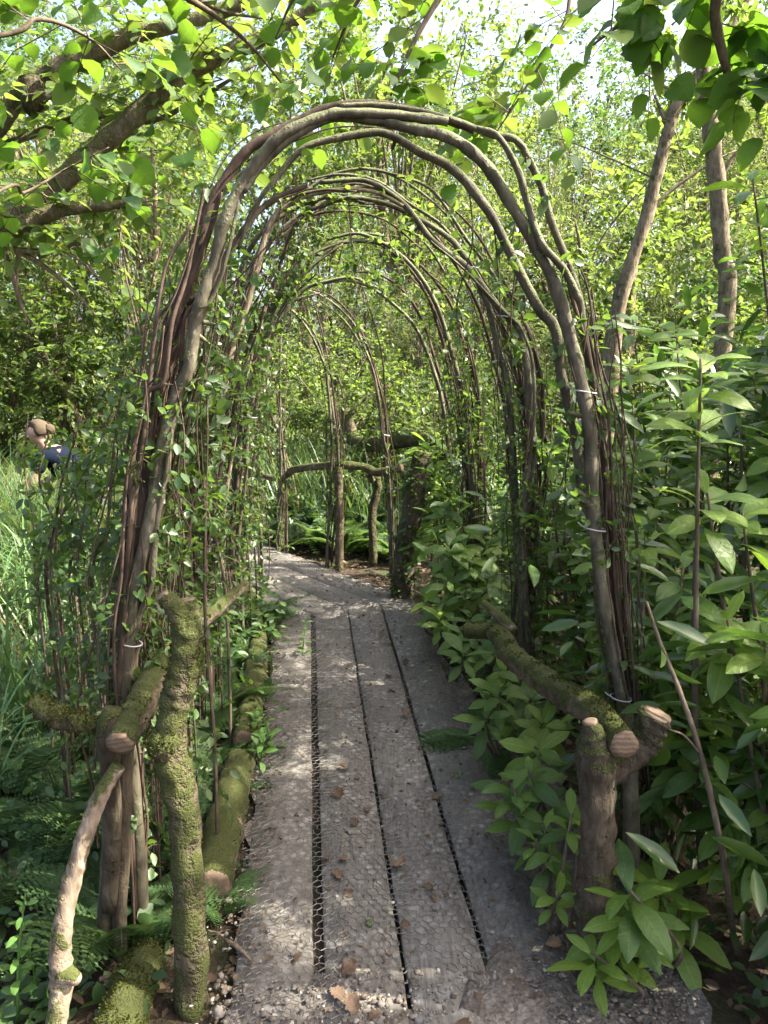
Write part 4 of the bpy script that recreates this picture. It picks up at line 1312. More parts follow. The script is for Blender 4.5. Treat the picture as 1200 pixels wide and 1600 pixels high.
L_S1 = 'pale lime green willow shrub with slender upright stems in the sun'
L_S2 = 'rounded mid green leafy shrub at the edge of the glade'
L_S3 = 'low dark green leafy shrub at the edge of the glade'
for x, y, r, s in ((1.6, 8.0, .2, .6), (2.4, 8.6, 1.2, .75), (3.3, 9.6, 2.2, .9), (.5, 9.6, 3.1, .8), (1.7, 10.6, 4.0, 1.2), (-.5, 11, 5.0, 1.05), (4.6, 9.0, .9, 1.2), (-2.4, 10.4, 2.6, .8)):
    P_LIME.place('willow_shrub', x, y, r, s, 'pale lime willow shrub with slender stems ' + W3.pop(0), 'shrub', G_SHR)
for x, y, r, s in ((-.1, 8.4, .3, .72), (-1.3, 9.5, 1.3, .75), (-6.6, 10.4, 2.3, .95), (-7.6, 8.4, 3.3, .9), (-4.8, 12.2, .6, 1.3), (-7.0, 11.5, 1.6, 1.5), (-9, 12.5, 2.7, 1.6), (.9, 7.4, 4.1, .6), (-3.9, 12.5, 5.1, .8), (2.9, 7.2, .7, .75), (3.9, 7.6, 2.9, 1.0), (2.9, 10.2, .9, 1.5), (.7, 12.2, 1.9, 1.1)):
    P_BROAD.place('leafy_shrub', x, y, r, s, 'rounded mid green leafy shrub ' + W4.pop(0), 'shrub', G_SHR)
for x, y, r, s in ((-6.3, 12.6, .4, 1.0), (-5.3, 7.6, 1.4, .4), (-2.9, 3.6, 2.4, .42), (5.2, 7.0, 3.4, 1.0), (-8.6, 10.2, 5.4, 1.1), (3.5, 12, 1, 1.0), (3.3, 8.7, .4, 1.15), (-12, 18.5, .2, 2.0), (-8.5, 18, 1.0, 2.1), (-5, 18.5, 2, 2.1), (-1.6, 20, 3, 2.1), (1.8, 20.5, 4, 2.1), (5.2, 19, 5, 2.0), (8.8, 18.5, .6, 2.1), (12.5, 17.5, 1.6, 2.1)):
    P_DEEP.place('low_shrub', x, y, r, s, L_S3, 'shrub', G_SHR)

# ---- the leaning mossy tree whose boughs reach in over the arches
def leaves_parts(th, twig_list, meshes, size, seed, nmax=300, per=6, name='leaf', bulk='broad_leaf', flat=.35):
    """real leaves, alternate along twigs; each is an object while the number allows"""
    rs = np.random.default_rng(seed)
    items = []
    for tw in twig_list:
        C = catmull(tw, 24)
        for k in range(per):
            i = min(22, int(4 + 19 * (k + rs.uniform(0, .8)) / per))
            t = C[i + 1] - C[i]; t /= np.linalg.norm(t) + 1e-9
            s = np.cross(t, [0, 0, 1.0]); s /= np.linalg.norm(s) + 1e-6
            d = t * .55 + s * (1 if k % 2 else -1) * .8 + rs.normal(0, .25, 3) + [0, 0, -.3]
            up = np.array([0, 0, 1.0]) + rs.normal(0, flat, 3)
            items.append((C[i], d, up, size * rs.uniform(.6, 1.2)))
    rs.shuffle(items)
    for q, (p, d, u, s) in enumerate(items[:nmax]):
        th.inst(name, meshes[q % len(meshes)], mat4(p, d, u, s, rs.normal(0, .3)))
    rest = items[nmax:]
    if rest:
        V, F = cloud(T_ROUND, np.array([i[0] for i in rest]), np.array([i[1] for i in rest]), np.array([i[3] for i in rest]), up=np.array([i[2] for i in rest]), seed=seed)
        th.add('foliage', V, F, bulk, False, 'stuff')

def mossy_tree():
    x0, y0 = -3.5, 4.3
    t = Thing('mossy_tree', gpt(x0, y0), 'old leaning tree with thick mossy boughs reaching over the arches', 'tree')
    base = gpt(x0, y0)
    P = [base - [0, 0, .3], base, base + [.25, .0, .8], base + [.55, .05, 1.5], at(-60, 400, 4.35)]
    V, F = tube(P, [.22, .18, .15, .13, .1], 14, 34, .08, 1); t.add('trunk', V, F, 'moss_bark')
    boughs = [
        ([(-90, 420), (30, 330), (100, 280), (165, 220), (225, 170), (280, 118), (350, 85), (425, 52), (520, -10)], 4.3, .062, .03),
        ([(-120, 440), (0, 365), (50, 345), (100, 327), (175, 320), (230, 318)], 4.1, .05, .014),
        ([(-160, 380), (-60, 260), (0, 190), (50, 130), (165, 75), (225, 50), (320, 28), (430, -20)], 4.5, .058, .034),
        ([(-60, 250), (40, 215), (140, 180), (230, 190), (300, 160), (400, 100)], 4.6, .022, .008),
    ]
    for q, (pts, Y, r0, r1) in enumerate(boughs):
        P = np.array([at(x, y, Y) for x, y in pts])
        o = log_part(t, 'bough', P, [r0, r0 * .9, (r0 + r1) / 2, r1], 'tree_moss', 14, .09, 70 + q, None, 50, moss=(1500, 900, 1200, 0)[q], mbias=.7, mthr=-.3)
    # broken stub with a dark clump
    P = np.array([at(48, 175, 4.5), at(52, 145, 4.42), at(46, 118, 4.4)])
    V, F = tube(P, [.03, .085, .05], 12, 16, .2, 9); t.add('burr', V, F, 'rough_bark')
    # bare dead twigs below the lower bough
    for q, pts in enumerate(([(0, 385), (40, 392), (110, 398), (160, 440)], [(20, 390), (60, 410), (110, 450), (150, 492)], [(5, 390), (20, 430), (30, 470), (45, 505)], [(60, 400), (100, 385), (150, 378)], [(30, 395), (25, 440), (40, 480)])):
        P = np.array([at(x, y, 4.15 + .05 * q) for x, y in pts])
        V, F = tube(P, [.017, .012, .005], 7, 20, .08, 90 + q); t.add('dead_branch', V, F, 'pale_bark')
    # leafy twigs from the boughs
    tw = []
    rs = np.random.default_rng(5)
    for pts, Y, r0, r1 in boughs:
        C = catmull(np.array([at(x, y, Y) for x, y in pts]), 60)
        for k in range(34):
            s = C[rs.integers(14, 59)]
            d = rdir(rs, 1)[0] * np.array([1, 1, .55]) + [.1, -.1, -.05]
            L = rs.uniform(.35, .85)
            tw.append(np.array([s, s + d * L * .5 + [0, 0, .03], s + d * L + [0, 0, -.08]]))
    tw2 = [(a, b, c) for a, b, c in tw]
    TV, TF = twigs(np.array(tw2), .004); t.add('twigs', TV, TF, 'twig_bark', False, 'stuff')
    leaves_parts(t, tw, HAZEL, .085, 6, nmax=150, per=9)
mossy_tree()

# ---- hazels overhead: big round backlit leaves hanging into the top of the view
def hazel(base, stems, label, seed, nmax, per=7, size=.085, L=(.22, .5), tw_per=9, extra=()):
    t = Thing('hazel', base, label, 'tree', 'hazels overhanging the walk')
    rs = np.random.default_rng(seed)
    tw = []
    for q, (P, r0, r1) in enumerate(stems):
        V, F = tube(P, [r0, r0 * .8, r1], 9, 40, .06, seed + q)
        t.add('branch' if q else 'trunk', V, F, 'twig_bark')
        if q == 0: continue
        C = catmull(P, 60)
        for k in range(tw_per):
            i = rs.integers(16, 59)
            d = rdir(rs, 1)[0] * np.array([1, .8, .5]) + (C[min(i + 1, 59)] - C[i - 1]) * 6
            d /= np.linalg.norm(d)
            l = rs.uniform(*L)
            s = C[i]
            tw.append(np.array([s, s + d * l * .5 + [0, 0, .02], s + d * l + [0, 0, -.05]]))
    TV, TF = twigs(np.array(tw), .0022); t.add('twigs', TV, TF, 'twig_bark', False, 'stuff')
    leaves_parts(t, tw, HAZEL, size, seed, nmax=nmax, per=per)
    return t

b = gpt(-1.9, 1.2)
trunk_l = np.array([b - [0, 0, .2], b, b + [.1, .15, 1.2], b + [.2, .3, 2.2], b + [.3, .5, 3.0]])
hazel(b, [(trunk_l, .05, .02),
    (np.array([trunk_l[3], at(-40, 60, 2.0), at(60, 30, 2.1), at(140, 60, 2.2), at(190, 110, 2.3)]), .007, .002),
    (np.array([trunk_l[3], at(-30, -60, 2.1), at(120, -70, 2.3), at(280, -10, 2.5), at(380, 60, 2.7), at(440, 130, 2.8)]), .014, .003),
    (np.array([trunk_l[2], at(-50, 330, 2.1), at(40, 300, 2.3), at(110, 260, 2.4), at(170, 230, 2.5)]), .005, .0015),
    (np.array([trunk_l[4], at(60, -120, 2.2), at(200, -80, 2.4), at(330, 10, 2.6), at(420, 30, 2.7)]), .012, .003)],
    'hazel with round backlit leaves hanging over the mossy boughs', 101, 165, per=7, size=.08, tw_per=8)
b = gpt(1.75, 1.5)
trunk_r = np.array([b - [0, 0, .2], b, b + [-.05, .1, 1.2], b + [-.15, .2, 2.2], b + [-.3, .3, 3.0]])
hazel(b, [(trunk_r, .05, .02),
    (np.array([trunk_r[3], at(1190, -60, 1.75), at(1120, 0, 1.8), at(1130, 90, 1.85), at(1150, 150, 1.9)]), .016, .006),
    (np.array([trunk_r[3], at(1150, -80, 1.7), at(1060, -20, 1.75), at(980, 30, 1.8), at(920, 75, 1.85)]), .010, .002),
    (np.array([trunk_r[2], at(1290, 140, 1.8), at(1220, 120, 1.85), at(1165, 130, 1.9)]), .008, .002)],
    'hazel with large dark round leaves dangling beside the pale leaning trunks', 102, 95, per=6, size=.088, L=(.08, .24), tw_per=6)
b = gpt(2.3, 3.3)
trunk_c = np.array([b - [0, 0, .2], b, b + [0, .05, 1.4], b + [-.1, .0, 2.6], b + [-.4, -.1, 3.3]])
hazel(b, [(trunk_c, .05, .02),
    (np.array([trunk_c[4], at(800, -190, 2.9), at(720, -60, 2.7), at(650, 60, 2.6), at(610, 150, 2.6)]), .014, .003),
    (np.array([trunk_c[4], at(760, -220, 2.8), at(640, -100, 2.7), at(560, 0, 2.7), at(520, 90, 2.8)]), .013, .003),
    (np.array([trunk_c[4], at(760, -180, 3.1), at(560, -120, 3.0), at(470, -20, 3.0), at(430, 60, 3.1)]), .013, .003),
    (np.array([trunk_c[4], at(960, -110, 3.0), at(880, 40, 2.9), at(820, 140, 2.9), at(770, 215, 2.9)]), .008, .002)],
    'hazel spreading bright yellow-green leaves over the crown of the first arch', 103, 210, per=8, size=.08, L=(.2, .55), tw_per=11)

# ---- trunks standing to the side of the glade
def trunk_tree(name, pts, Y, rads, label, seed, forks=(), leafy=0):
    P = np.array([at(x, y, Y) for x, y in pts])
    g = float(gz(P[0][0], P[0][1]))
    base = np.array([P[0][0] - .05, Y, g])
    P = np.vstack([base - [0, 0, .2], base, P])
    t = Thing(name, base, label, 'tree', 'bare-trunked trees beside the glade')
    V, F = tube(P, rads, 12, 50, .07, seed); t.add('trunk', V, F, 'tree_bark')
    tw = []
    rs = np.random.default_rng(seed)
    for q, (fp, r) in enumerate(forks):
        Q = np.array([at(x, y, Y) for x, y in fp])
        V, F = tube(Q, [r, r * .7, r * .35], 7, 20, .06, seed + q); t.add('limb', V, F, 'tree_bark')
        C = catmull(Q, 30)
    C = catmull(P, 60)
    pts_c = []
    for k in range(leafy):
        i = rs.integers(48, 60)
        d = rdir(rs, 1)[0] * [1, 1, .6] + [0, 0, .2]
        L = rs.uniform(.3, 1.1)
        tw.append(np.array([C[i], C[i] + d * L * .5, C[i] + d * L + [0, 0, -.1]]))
    if tw:
        TV, TF = twigs(np.array(tw), .006); t.add('limb', TV, TF, 'twig_bark', False, 'stuff')
        V, F, _, _ = leaves_on(tw, leafy * 55, .14, .07, seed, T_MID, lo=.3)
        t.add('crown', V, F, 'broad_leaf', False, 'stuff')
    return t
trunk_tree('leaning_tree', [(958, 560), (966, 490), (985, 415), (1010, 340), (1027, 270), (1044, 205), (1060, 158), (1086, 124), (1130, 60), (1190, -40)], 6.6, [.066, .062, .056, .052, .048, .042, .024], 'pale crooked leaning trunk with a short broken side branch', 121,
           [([(1042, 195), (1032, 172), (1023, 148)], .022), ([(1010, 340), (1040, 305), (1105, 258), (1150, 235)], .02), ([(1062, 155), (1045, 140), (1015, 120), (985, 100)], .012), ([(1025, 280), (900, 225), (820, 205)], .008)], leafy=12)
trunk_tree('upright_tree', [(1135, 480), (1128, 400), (1122, 310), (1114, 225), (1102, 130), (1095, 40), (1090, -60)], 5.6, [.066, .062, .058, .055, .05, .045], 'straight grey trunk rising out of the rhododendron bank', 122, [([(1120, 290), (1150, 240), (1190, 215)], .02)], leafy=9)
trunk_tree('slim_tree', [(946, 612), (952, 560), (965, 480), (972, 420)], 7.4, [.09, .08, .075, .07, .03], 'dark trunk pair member standing nearer the pale leaning trunk', 123, leafy=6)
trunk_tree('slim_tree', [(978, 612), (980, 560), (985, 470), (992, 400)], 7.6, [.08, .07, .065, .06, .03], 'slimmer dark trunk close beside its thicker twin', 124, leafy=6)

# fallen mossy bough in the glade, seen through the arches
P = np.array([at(540, 640, 8.0), at(552, 685, 7.8), at(590, 694, 7.6), at(650, 684, 7.4), at(720, 700, 7.3)])
t = Thing('fallen_bough', gpt(P[2][0], P[2][1]), 'curving mossy fallen bough lying in the glade behind the arches', 'bough')
log_part(t, 'bough', P, [.05, .075, .085, .08, .06], 'moss_bark', 12, .08, 77, None, 30, moss=700)
P = np.array([at(552, 684, 7.8), at(548, 650, 7.85), at(575, 620, 7.9), at(610, 600, 8.0)])
log_part(t, 'limb', P, [.05, .045, .03, .02], 'half_moss_bark', 10, .08, 78, None, 20)
for q, x in enumerate((600, 690)):
    p = at(x, 696, 7.5); g = gpt(p[0], p[1])
    log_part(t, 'prop', np.array([g - [0, 0, .1], (g + p) / 2 + [.05, 0, 0], p]), [.05, .045, .04], 'moss_bark', 8, .08, 79 + q, None, 10)

# ------------------------------------------------------------------ rhododendrons
def rhododendron(base, tips, L, seed, label, new=.3, nmax=290, side=1, wn=(7, 10), bulk=0):
    base = np.asarray(base, float)
    t = Thing('rhododendron', base, label, 'shrub', 'rhododendrons along the walk')
    rs = np.random.default_rng(seed)
    leaves = []
    for q, tip in enumerate(tips):
        tip = np.asarray(tip, float)
        m = base * .45 + tip * .55 + rs.normal(0, .06, 3); m[2] = base[2] + (tip[2] - base[2]) * .4
        P = np.array([base - [0, 0, .05] + rs.normal(0, .025, 3) * [1, 1, 0], m, tip])
        ln = np.linalg.norm(tip - base)
        r = .004 + .006 * min(1, ln)
        sv = [tube(P, [r * 1.3, r, .0035], 7, 14, .06, seed + q)]
        C = catmull(P, 30)
        heads = [(C[-1], C[-1] - C[-4], 1.0)]
        for k in range(side):
            i = rs.integers(15, 27)
            a = rs.uniform(0, 6.28)
            d = np.array([math.cos(a), math.sin(a), rs.uniform(.1, .6)]) * L * rs.uniform(.5, 1.0)
            e = C[i] + d
            sv.append(tube([C[i], C[i] + d * .5 + [0, 0, .01], e], [.004, .003, .0028], 7, 6, 0, 1))
            heads.append((e, d + [0, 0, .05], .85))
        V, F = join(sv); t.add('stem', V, F, 'twig_bark')
        for p, ax, sc in heads:
            ax = ax / (np.linalg.norm(ax) + 1e-9); ax = ax * .32 + np.array([-.05, -.22, .85]) + rs.normal(0, .13, 3); ax /= np.linalg.norm(ax)
            x = np.cross(ax, [.2, 1, .1]); x /= np.linalg.norm(x); y = np.cross(ax, x)
            n = rs.integers(wn[0], wn[1] + 1); a0 = rs.uniform(0, 6.28)
            isnew = rs.random() < new
            for k in range(n):
                a = a0 + k * 2.4 + rs.normal(0, .12)
                rise = .5 - .58 * ((n - k) / n) + rs.normal(0, .10)
                d = (math.cos(a) * x + math.sin(a) * y) + ax * rise
                leaves.append((p - ax * .01 * (n - k), d, ax + .15 * rs.standard_normal(3), L * sc * rs.uniform(.72, 1.12) * (.8 if rise > .4 else 1), isnew))
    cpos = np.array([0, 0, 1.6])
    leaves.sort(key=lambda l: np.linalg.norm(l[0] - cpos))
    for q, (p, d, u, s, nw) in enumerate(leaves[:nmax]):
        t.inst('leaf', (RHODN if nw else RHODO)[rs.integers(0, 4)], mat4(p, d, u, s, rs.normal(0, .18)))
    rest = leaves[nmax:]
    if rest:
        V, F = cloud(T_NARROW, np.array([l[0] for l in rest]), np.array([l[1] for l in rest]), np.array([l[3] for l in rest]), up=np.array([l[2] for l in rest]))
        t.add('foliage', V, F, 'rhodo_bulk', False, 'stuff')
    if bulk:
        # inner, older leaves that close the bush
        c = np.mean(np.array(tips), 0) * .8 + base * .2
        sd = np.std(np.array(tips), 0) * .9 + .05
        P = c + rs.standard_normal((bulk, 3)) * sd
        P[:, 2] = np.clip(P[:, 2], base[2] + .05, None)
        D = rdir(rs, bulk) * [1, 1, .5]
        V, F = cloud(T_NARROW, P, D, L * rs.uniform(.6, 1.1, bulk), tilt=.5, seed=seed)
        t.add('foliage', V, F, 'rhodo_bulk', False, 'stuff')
    return t

def tips_px(lst):
    return [at(x, y, Y) for x, y, Y in lst]

# low young plants beside the boards
rhododendron(gr(930, 1560, -.05), tips_px([(925, 1488, 1.66), (962, 1455, 1.75)]), .125, 201, 'low rhododendron shoot with bright lobed whorls at the foot of the sawn handrail post', new=1.0, side=0, wn=(9, 11))
rhododendron(gr(1000, 1500, -.05), tips_px([(985, 1392, 1.70), (1030, 1380, 1.85), (1062, 1440, 1.8), (1010, 1455, 1.9)]), .15, 202, 'young rhododendron with broad dark whorls right in front of the sawn handrail post', new=.3, side=0, wn=(9, 11))
rhododendron(gr(878, 1462, -.05), tips_px([(873, 1396, 1.85), (893, 1272, 1.95), (905, 1290, 2.0)]), .085, 203, 'small seedling rhododendron between the boards and the sawn handrail post', new=.7, side=0, wn=(5, 7))
rhododendron(gr(838, 1330, -.05), tips_px([(826, 1205, 2.25), (800, 1230, 2.2), (850, 1240, 2.3), (815, 1265, 2.2)]), .12, 204, 'rhododendron with bluish whorled leaves crowding the path beneath the log handrail', new=.0, side=0, wn=(8, 10))
rhododendron(gr(790, 1190, -.05), tips_px([(782, 1080, 2.7), (760, 1120, 2.65), (805, 1120, 2.8), (770, 1075, 2.8)]), .12, 205, 'rhododendron sprig with an upright pale whorl beneath the bend of the log handrail', new=.35, side=0, wn=(7, 9))
rhododendron(gr(845, 1400, -.05), tips_px([(838, 1310, 2.02), (862, 1330, 2.0), (850, 1290, 2.1)]), .10, 223, 'small dark rhododendron at the gravel edge beside the sawn post', new=.2, side=0, wn=(6, 8))
rhododendron(gr(800, 1130, -.05), tips_px([(815, 1060, 2.9), (790, 1050, 3.0), (830, 1090, 2.75), (850, 1130, 2.6), (840, 1170, 2.45)]), .13, 224, 'rhododendron tucked under the log handrail where it bows', new=.3, side=0, wn=(8, 10))
rhododendron(gr(705, 1000, -.05), tips_px([(668, 935, 3.9), (690, 965, 3.7), (720, 985, 3.5), (735, 960, 3.7), (705, 930, 3.9)]), .13, 225, 'low rhododendron at the board edge below the spilling one', new=.25, side=0, wn=(7, 9))
rhododendron(gr(760, 1050, -.05), tips_px([(745, 1000, 3.3), (770, 1020, 3.2), (725, 1020, 3.2), (760, 960, 3.5), (785, 940, 3.6)]), .13, 226, 'low rhododendron around the fork of the log handrail', new=.3, side=0, wn=(7, 9))
# by the right of the far boards
rs_ = np.random.default_rng(44)
rhododendron(gr(720, 985, -.05), tips_px([(700, 850, 4.0), (740, 870, 4.0), (700, 905, 3.9), (765, 900, 4.0), (720, 820, 4.2), (745, 830, 4.3), (690, 940, 3.8), (760, 850, 4.2), (715, 780, 4.5)]), .15, 206, 'leafy rhododendron spilling against the boards beside the leaning cut trunk', new=.3, side=1, bulk=120)
rhododendron(gr(690, 945, -.05), tips_px([(668, 690, 5.4), (700, 700, 5.3), (690, 745, 5.2), (725, 730, 5.0), (705, 770, 5.0)]), .17, 207, 'rhododendron with tall sunlit whorls rising behind the leaning cut trunk', new=.7, side=1, bulk=60)
# the bank on the right
def bank(base, c, sp, n, L, seed, label, new, side=1, bulk=380, lo=.15, nmax=285):
    rs = np.random.default_rng(seed)
    T = []
    c = np.asarray(c, float)
    while len(T) < n:
        p = c + rdir(rs, 1)[0] * rs.random() ** .4 * np.array(sp)
        if p[2] > lo and path_dist(p[0], p[1]) > .62: T.append(p)
    return rhododendron(base, T, L, seed, label, new, nmax, side, (7, 10), bulk)
bank(gpt(.95, 2.35), (.92, 2.5, .62), (.32, .4, .42), 15, .15, 211, 'bushy rhododendron pressed behind the log handrail and first arch foot', .55)
bank(gpt(1.25, 1.85), (1.12, 2.0, .62), (.3, .35, .5), 13, .16, 212, 'dark rhododendron with long drooping leaves behind the cut stub of the handrail', .3)
bank(gpt(1.1, 3.3), (1.0, 3.35, .85), (.42, .5, .6), 18, .16, 213, 'bright rhododendron filling the gap between the first and second arch', .65)
bank(gpt(1.6, 2.5), (1.45, 2.6, 1.15), (.40, .45, .6), 18, .17, 214, 'tall rhododendron with lime new whorls above the darker bank', .75)
bank(gpt(1.9, 3.2), (1.75, 3.2, 1.65), (.45, .5, .75), 18, .17, 215, 'tallest rhododendron towering at the edge of the bank', .6)
bank(gpt(2.0, 2.8), (1.72, 2.85, 2.1), (.42, .45, .5), 15, .17, 227, 'high rhododendron limb reaching up beside the tallest one', .45, bulk=250, nmax=150)
bank(gpt(1.7, 4.2), (1.65, 4.2, 1.3), (.6, .6, .7), 18, .17, 216, 'pale glossy rhododendron below the straight grey trunk', .65)
bank(gpt(1.25, 4.8), (1.15, 4.8, .8), (.5, .6, .6), 18, .16, 217, 'shadowed rhododendron behind the second arch bundle', .45, nmax=150)
bank(gpt(2.5, 4.2), (2.4, 4.2, 1.9), (.6, .6, .9), 18, .18, 218, 'high dark rhododendron behind the tallest one', .2, bulk=350, nmax=40)
bank(gpt(2.4, 5.6), (2.3, 5.6, 1.2), (.7, .6, .8), 16, .17, 219, 'rhododendron below the pale crooked leaning trunk', .6, bulk=300, nmax=100)
bank(gpt(1.0, 6.2), (1.1, 6.2, .5), (.55, .5, .4), 14, .16, 220, 'rhododendron clump behind the third and fourth arches', .4, bulk=250, nmax=100)
bank(gpt(1.55, 1.35), (1.35, 1.45, .55), (.3, .35, .5), 9, .17, 221, 'rhododendron with broad leaves leaning in from beside the nearest bank', .15)
# one bare lanky shoot that crosses the bank
P = np.array([gr(1150, 1500, -.1), at(1130, 1340, 1.75), at(1095, 1180, 1.8), at(1062, 1080, 1.85), at(1030, 1000, 1.95), at(1010, 940, 2.0)])
t = Thing('bare_shoot', P[0], 'long bare pale shoot slanting up in front of the rhododendron bank', 'shoot')
V, F = tube(P, [.009, .007, .004], 7, 40, .06, 5); t.add('stem', V, F, 'twig_bark')
V, F = tube([P[2], at(1070, 1150, 1.78), at(1045, 1140, 1.76)], [.004, .003, .002], 5, 8, 0, 5); t.add('twig', V, F, 'twig_bark')
P = np.array([gr(1110, 1420, .0), at(1106, 900, 2.1), at(1104, 760, 2.1), at(1095, 560, 2.1)])
rhododendron(gr(1120, 1380, -.05), [P[3], at(1105, 770, 2.1), at(1160, 800, 2.15), at(1092, 655, 2.08)], .16, 222, 'lone lanky rhododendron shoot with lime whorls standing before the bank', 1.0, side=0, wn=(9, 11))
# ------------------------------------------------------------------ ferns, sedges, herbs
def frond_mesh(name, seed, curl=.35, npin=17, width=.26):
    rs = np.random.default_rng(seed)
    ts = np.linspace(.12, .98, npin)
    def pos(t): return np.array([.02 * math.sin(4 * t + seed), t, .12 * math.sin(t * 2.2) - curl * t * t])
    P, D, S = [], [], []
    for t in ts:
        w = width * (math.sin(min(1, (t + .02) * 1.25) * math.pi * .92) ** .8) * (1.05 - .55 * t) * 1.3
        w = max(w, .015)
        c = pos(t)
        for s in (-1, 1):
            d = np.array([s, .42 + .3 * t, -.12 + rs.normal(0, .06)]); d /= np.linalg.norm(d)
            m = max(3, int(w * 34))
            sp = np.cross(d, [0, 0, 1.0]); sp /= np.linalg.norm(sp)
            for k in range(m):
                f = (k + .5) / m
                p = c + d * w * f + np.array([0, 0, -.25 * w * f * f])
                ln = w * .34 * (1 - .75 * f) + .008
                for q in (-1, 1):
                    P.append(p); D.append(sp * q + d * .55); S.append(ln)
            P.append(c + d * w * .9); D.append(d); S.append(w * .15)
    V, F = cloud((T_SMALL[0] * [1.25, 1, 1], T_SMALL[1]), np.array(P), np.array(D), np.array(S), up=np.tile([0, 0, 1.0], (len(P), 1)) + rs.normal(0, .12, (len(P), 3)))
    F = np.column_stack([F, F[:, 2]])
    st = np.array([pos(t) for t in np.linspace(0, 1, 8)])
    TV, TF = tube(st, [.007, .005, .002], 4, 12, 0, 1, caps=False)
    Vj = np.vstack([V, TV])
    faces = [list(map(int, f[:3])) for f in F] + [list(map(int, f)) for f in TF + len(V)]
    return mesh_np(name, Vj, faces, 'fern_leaf', False)
FRONDS = [frond_mesh('fern_frond', k, .25 + .15 * k) for k in range(3)]

def fern(x, y, L, n, seed, label, tilt=.55):
    b = gpt(x, y)
    t = Thing('fern', b, label, 'fern', 'ferns beside the path')
    rs = np.random.default_rng(seed)
    a0 = rs.uniform(0, 6.28)
    for k in range(n):
        a = a0 + 6.28 * k / n + rs.normal(0, .25)
        e = tilt + rs.normal(0, .18)
        d = np.array([math.cos(a), math.sin(a), math.tan(max(.1, e))])
        t.inst('frond', FRONDS[rs.integers(0, 3)], mat4(b + [0, 0, .01] + np.array([math.cos(a), math.sin(a), 0]) * .015, d, (0, 0, 1), L * rs.uniform(.75, 1.15), rs.normal(0, .25)))
    V, F = tube([b - [0, 0, .04], b + [0, 0, .03]], [.02, .012], 6, 4, .1, seed); t.add('crown', V, F, 'rough_bark')

FL = 'fern with lacy fronds arching over dark soil left of the mossy post'
specs = [(95, 1275, .36, 6, 'lacy fern beside the top of the sunlit brace'), (40, 1370, .30, 6, 'small fern below the moss-tipped side branch'), (225, 1425, .22, 5, 'small fern at the foot of the paired stakes'), (255, 1255, .28, 6, 'fern between the paired stakes and mossy post'),
         (345, 1135, .30, 7, 'fern leaning over the edging logs'), (310, 1075, .30, 7, 'fern behind the top of the mossy post'), (385, 985, .28, 7, 'fern at the path edge below the second arch'), (352, 1000, .30, 6, 'fern tucked under the handrail beside the edging log'),
         (130, 1160, .42, 7, 'fern behind the moss-tipped side branch'), (40, 1190, .45, 7, 'big fern among the grass beyond the side branch'), (170, 1080, .40, 7, 'fern behind the first arch foot'), (345, 1250, .20, 5, 'little fern beside the mossy edging log'), (340, 1440, .16, 5, 'tiny fern between mossy post and boards'),
         (725, 1065, .26, 6, 'dark fern on the gravel below the log handrail'), (775, 1180, .34, 5, 'flat spreading fern frond clump over the gravel edge'), (745, 1045, .24, 6, 'dark fern beneath the fork of the log handrail')]
for q, (px, py, L, n, lab) in enumerate(specs):
    p = gr(px, py, -.08)
    fern(p[0], p[1], L * 1.25, n, 300 + q, lab, .45 if q < 13 else .2)
for q, (x, y, L, n) in enumerate(((-.3, 6.35, .45, 8), (.12, 6.15, .42, 8), (-.72, 6.65, .45, 8), (-.5, 6.5, .4, 7), (-.05, 6.6, .5, 8), (-.15, 7.0, .62, 8), (-.5, 6.9, .6, 8), (.15, 6.5, .55, 8), (-.95, 7.5, .6, 8), (-1.1, 6.95, .5, 7), (.35, 7.2, .6, 8), (-.25, 7.7, .6, 8))):
    fern(x, y, L, n, 330 + q, 'sunlit pale green fern growing behind the bowed handrail', .75)

rsf = np.random.default_rng(77)
k = 0
while k < 15:
    x, y = rsf.uniform(-2.6, -.72), rsf.uniform(1.75, 4.6)
    if x > -.35 * y - .2 and path_dist(x, y) > .6:
        fern(x, y, rsf.uniform(.30, .46), 7, 350 + k, 'shaded fern in the lush bank behind the mossy post', .5)
        k += 1

def blade_mesh(name, seed, arch, w=.011):
    rs = np.random.default_rng(seed)
    V, F = [], []
    n = 9
    for i in range(n):
        t = i / (n - 1)
        y = math.sin(t * arch) / arch; z = (1 - math.cos(t * arch)) / arch
        ww = w * (1 - t ** 2.2) + .0006
        V += [[-ww, z, y], [0, z - ww * .5, y - ww * .2], [ww, z, y]]
    for i in range(n - 1):
        a = i * 3
        F += [[a, a + 1, a + 4, a + 3], [a + 1, a + 2, a + 5, a + 4]]
    return mesh_np(name, V, np.array(F), 'blade_leaf', True)
BLADES = [blade_mesh('sedge_blade', k, .7 + .55 * k) for k in range(4)]

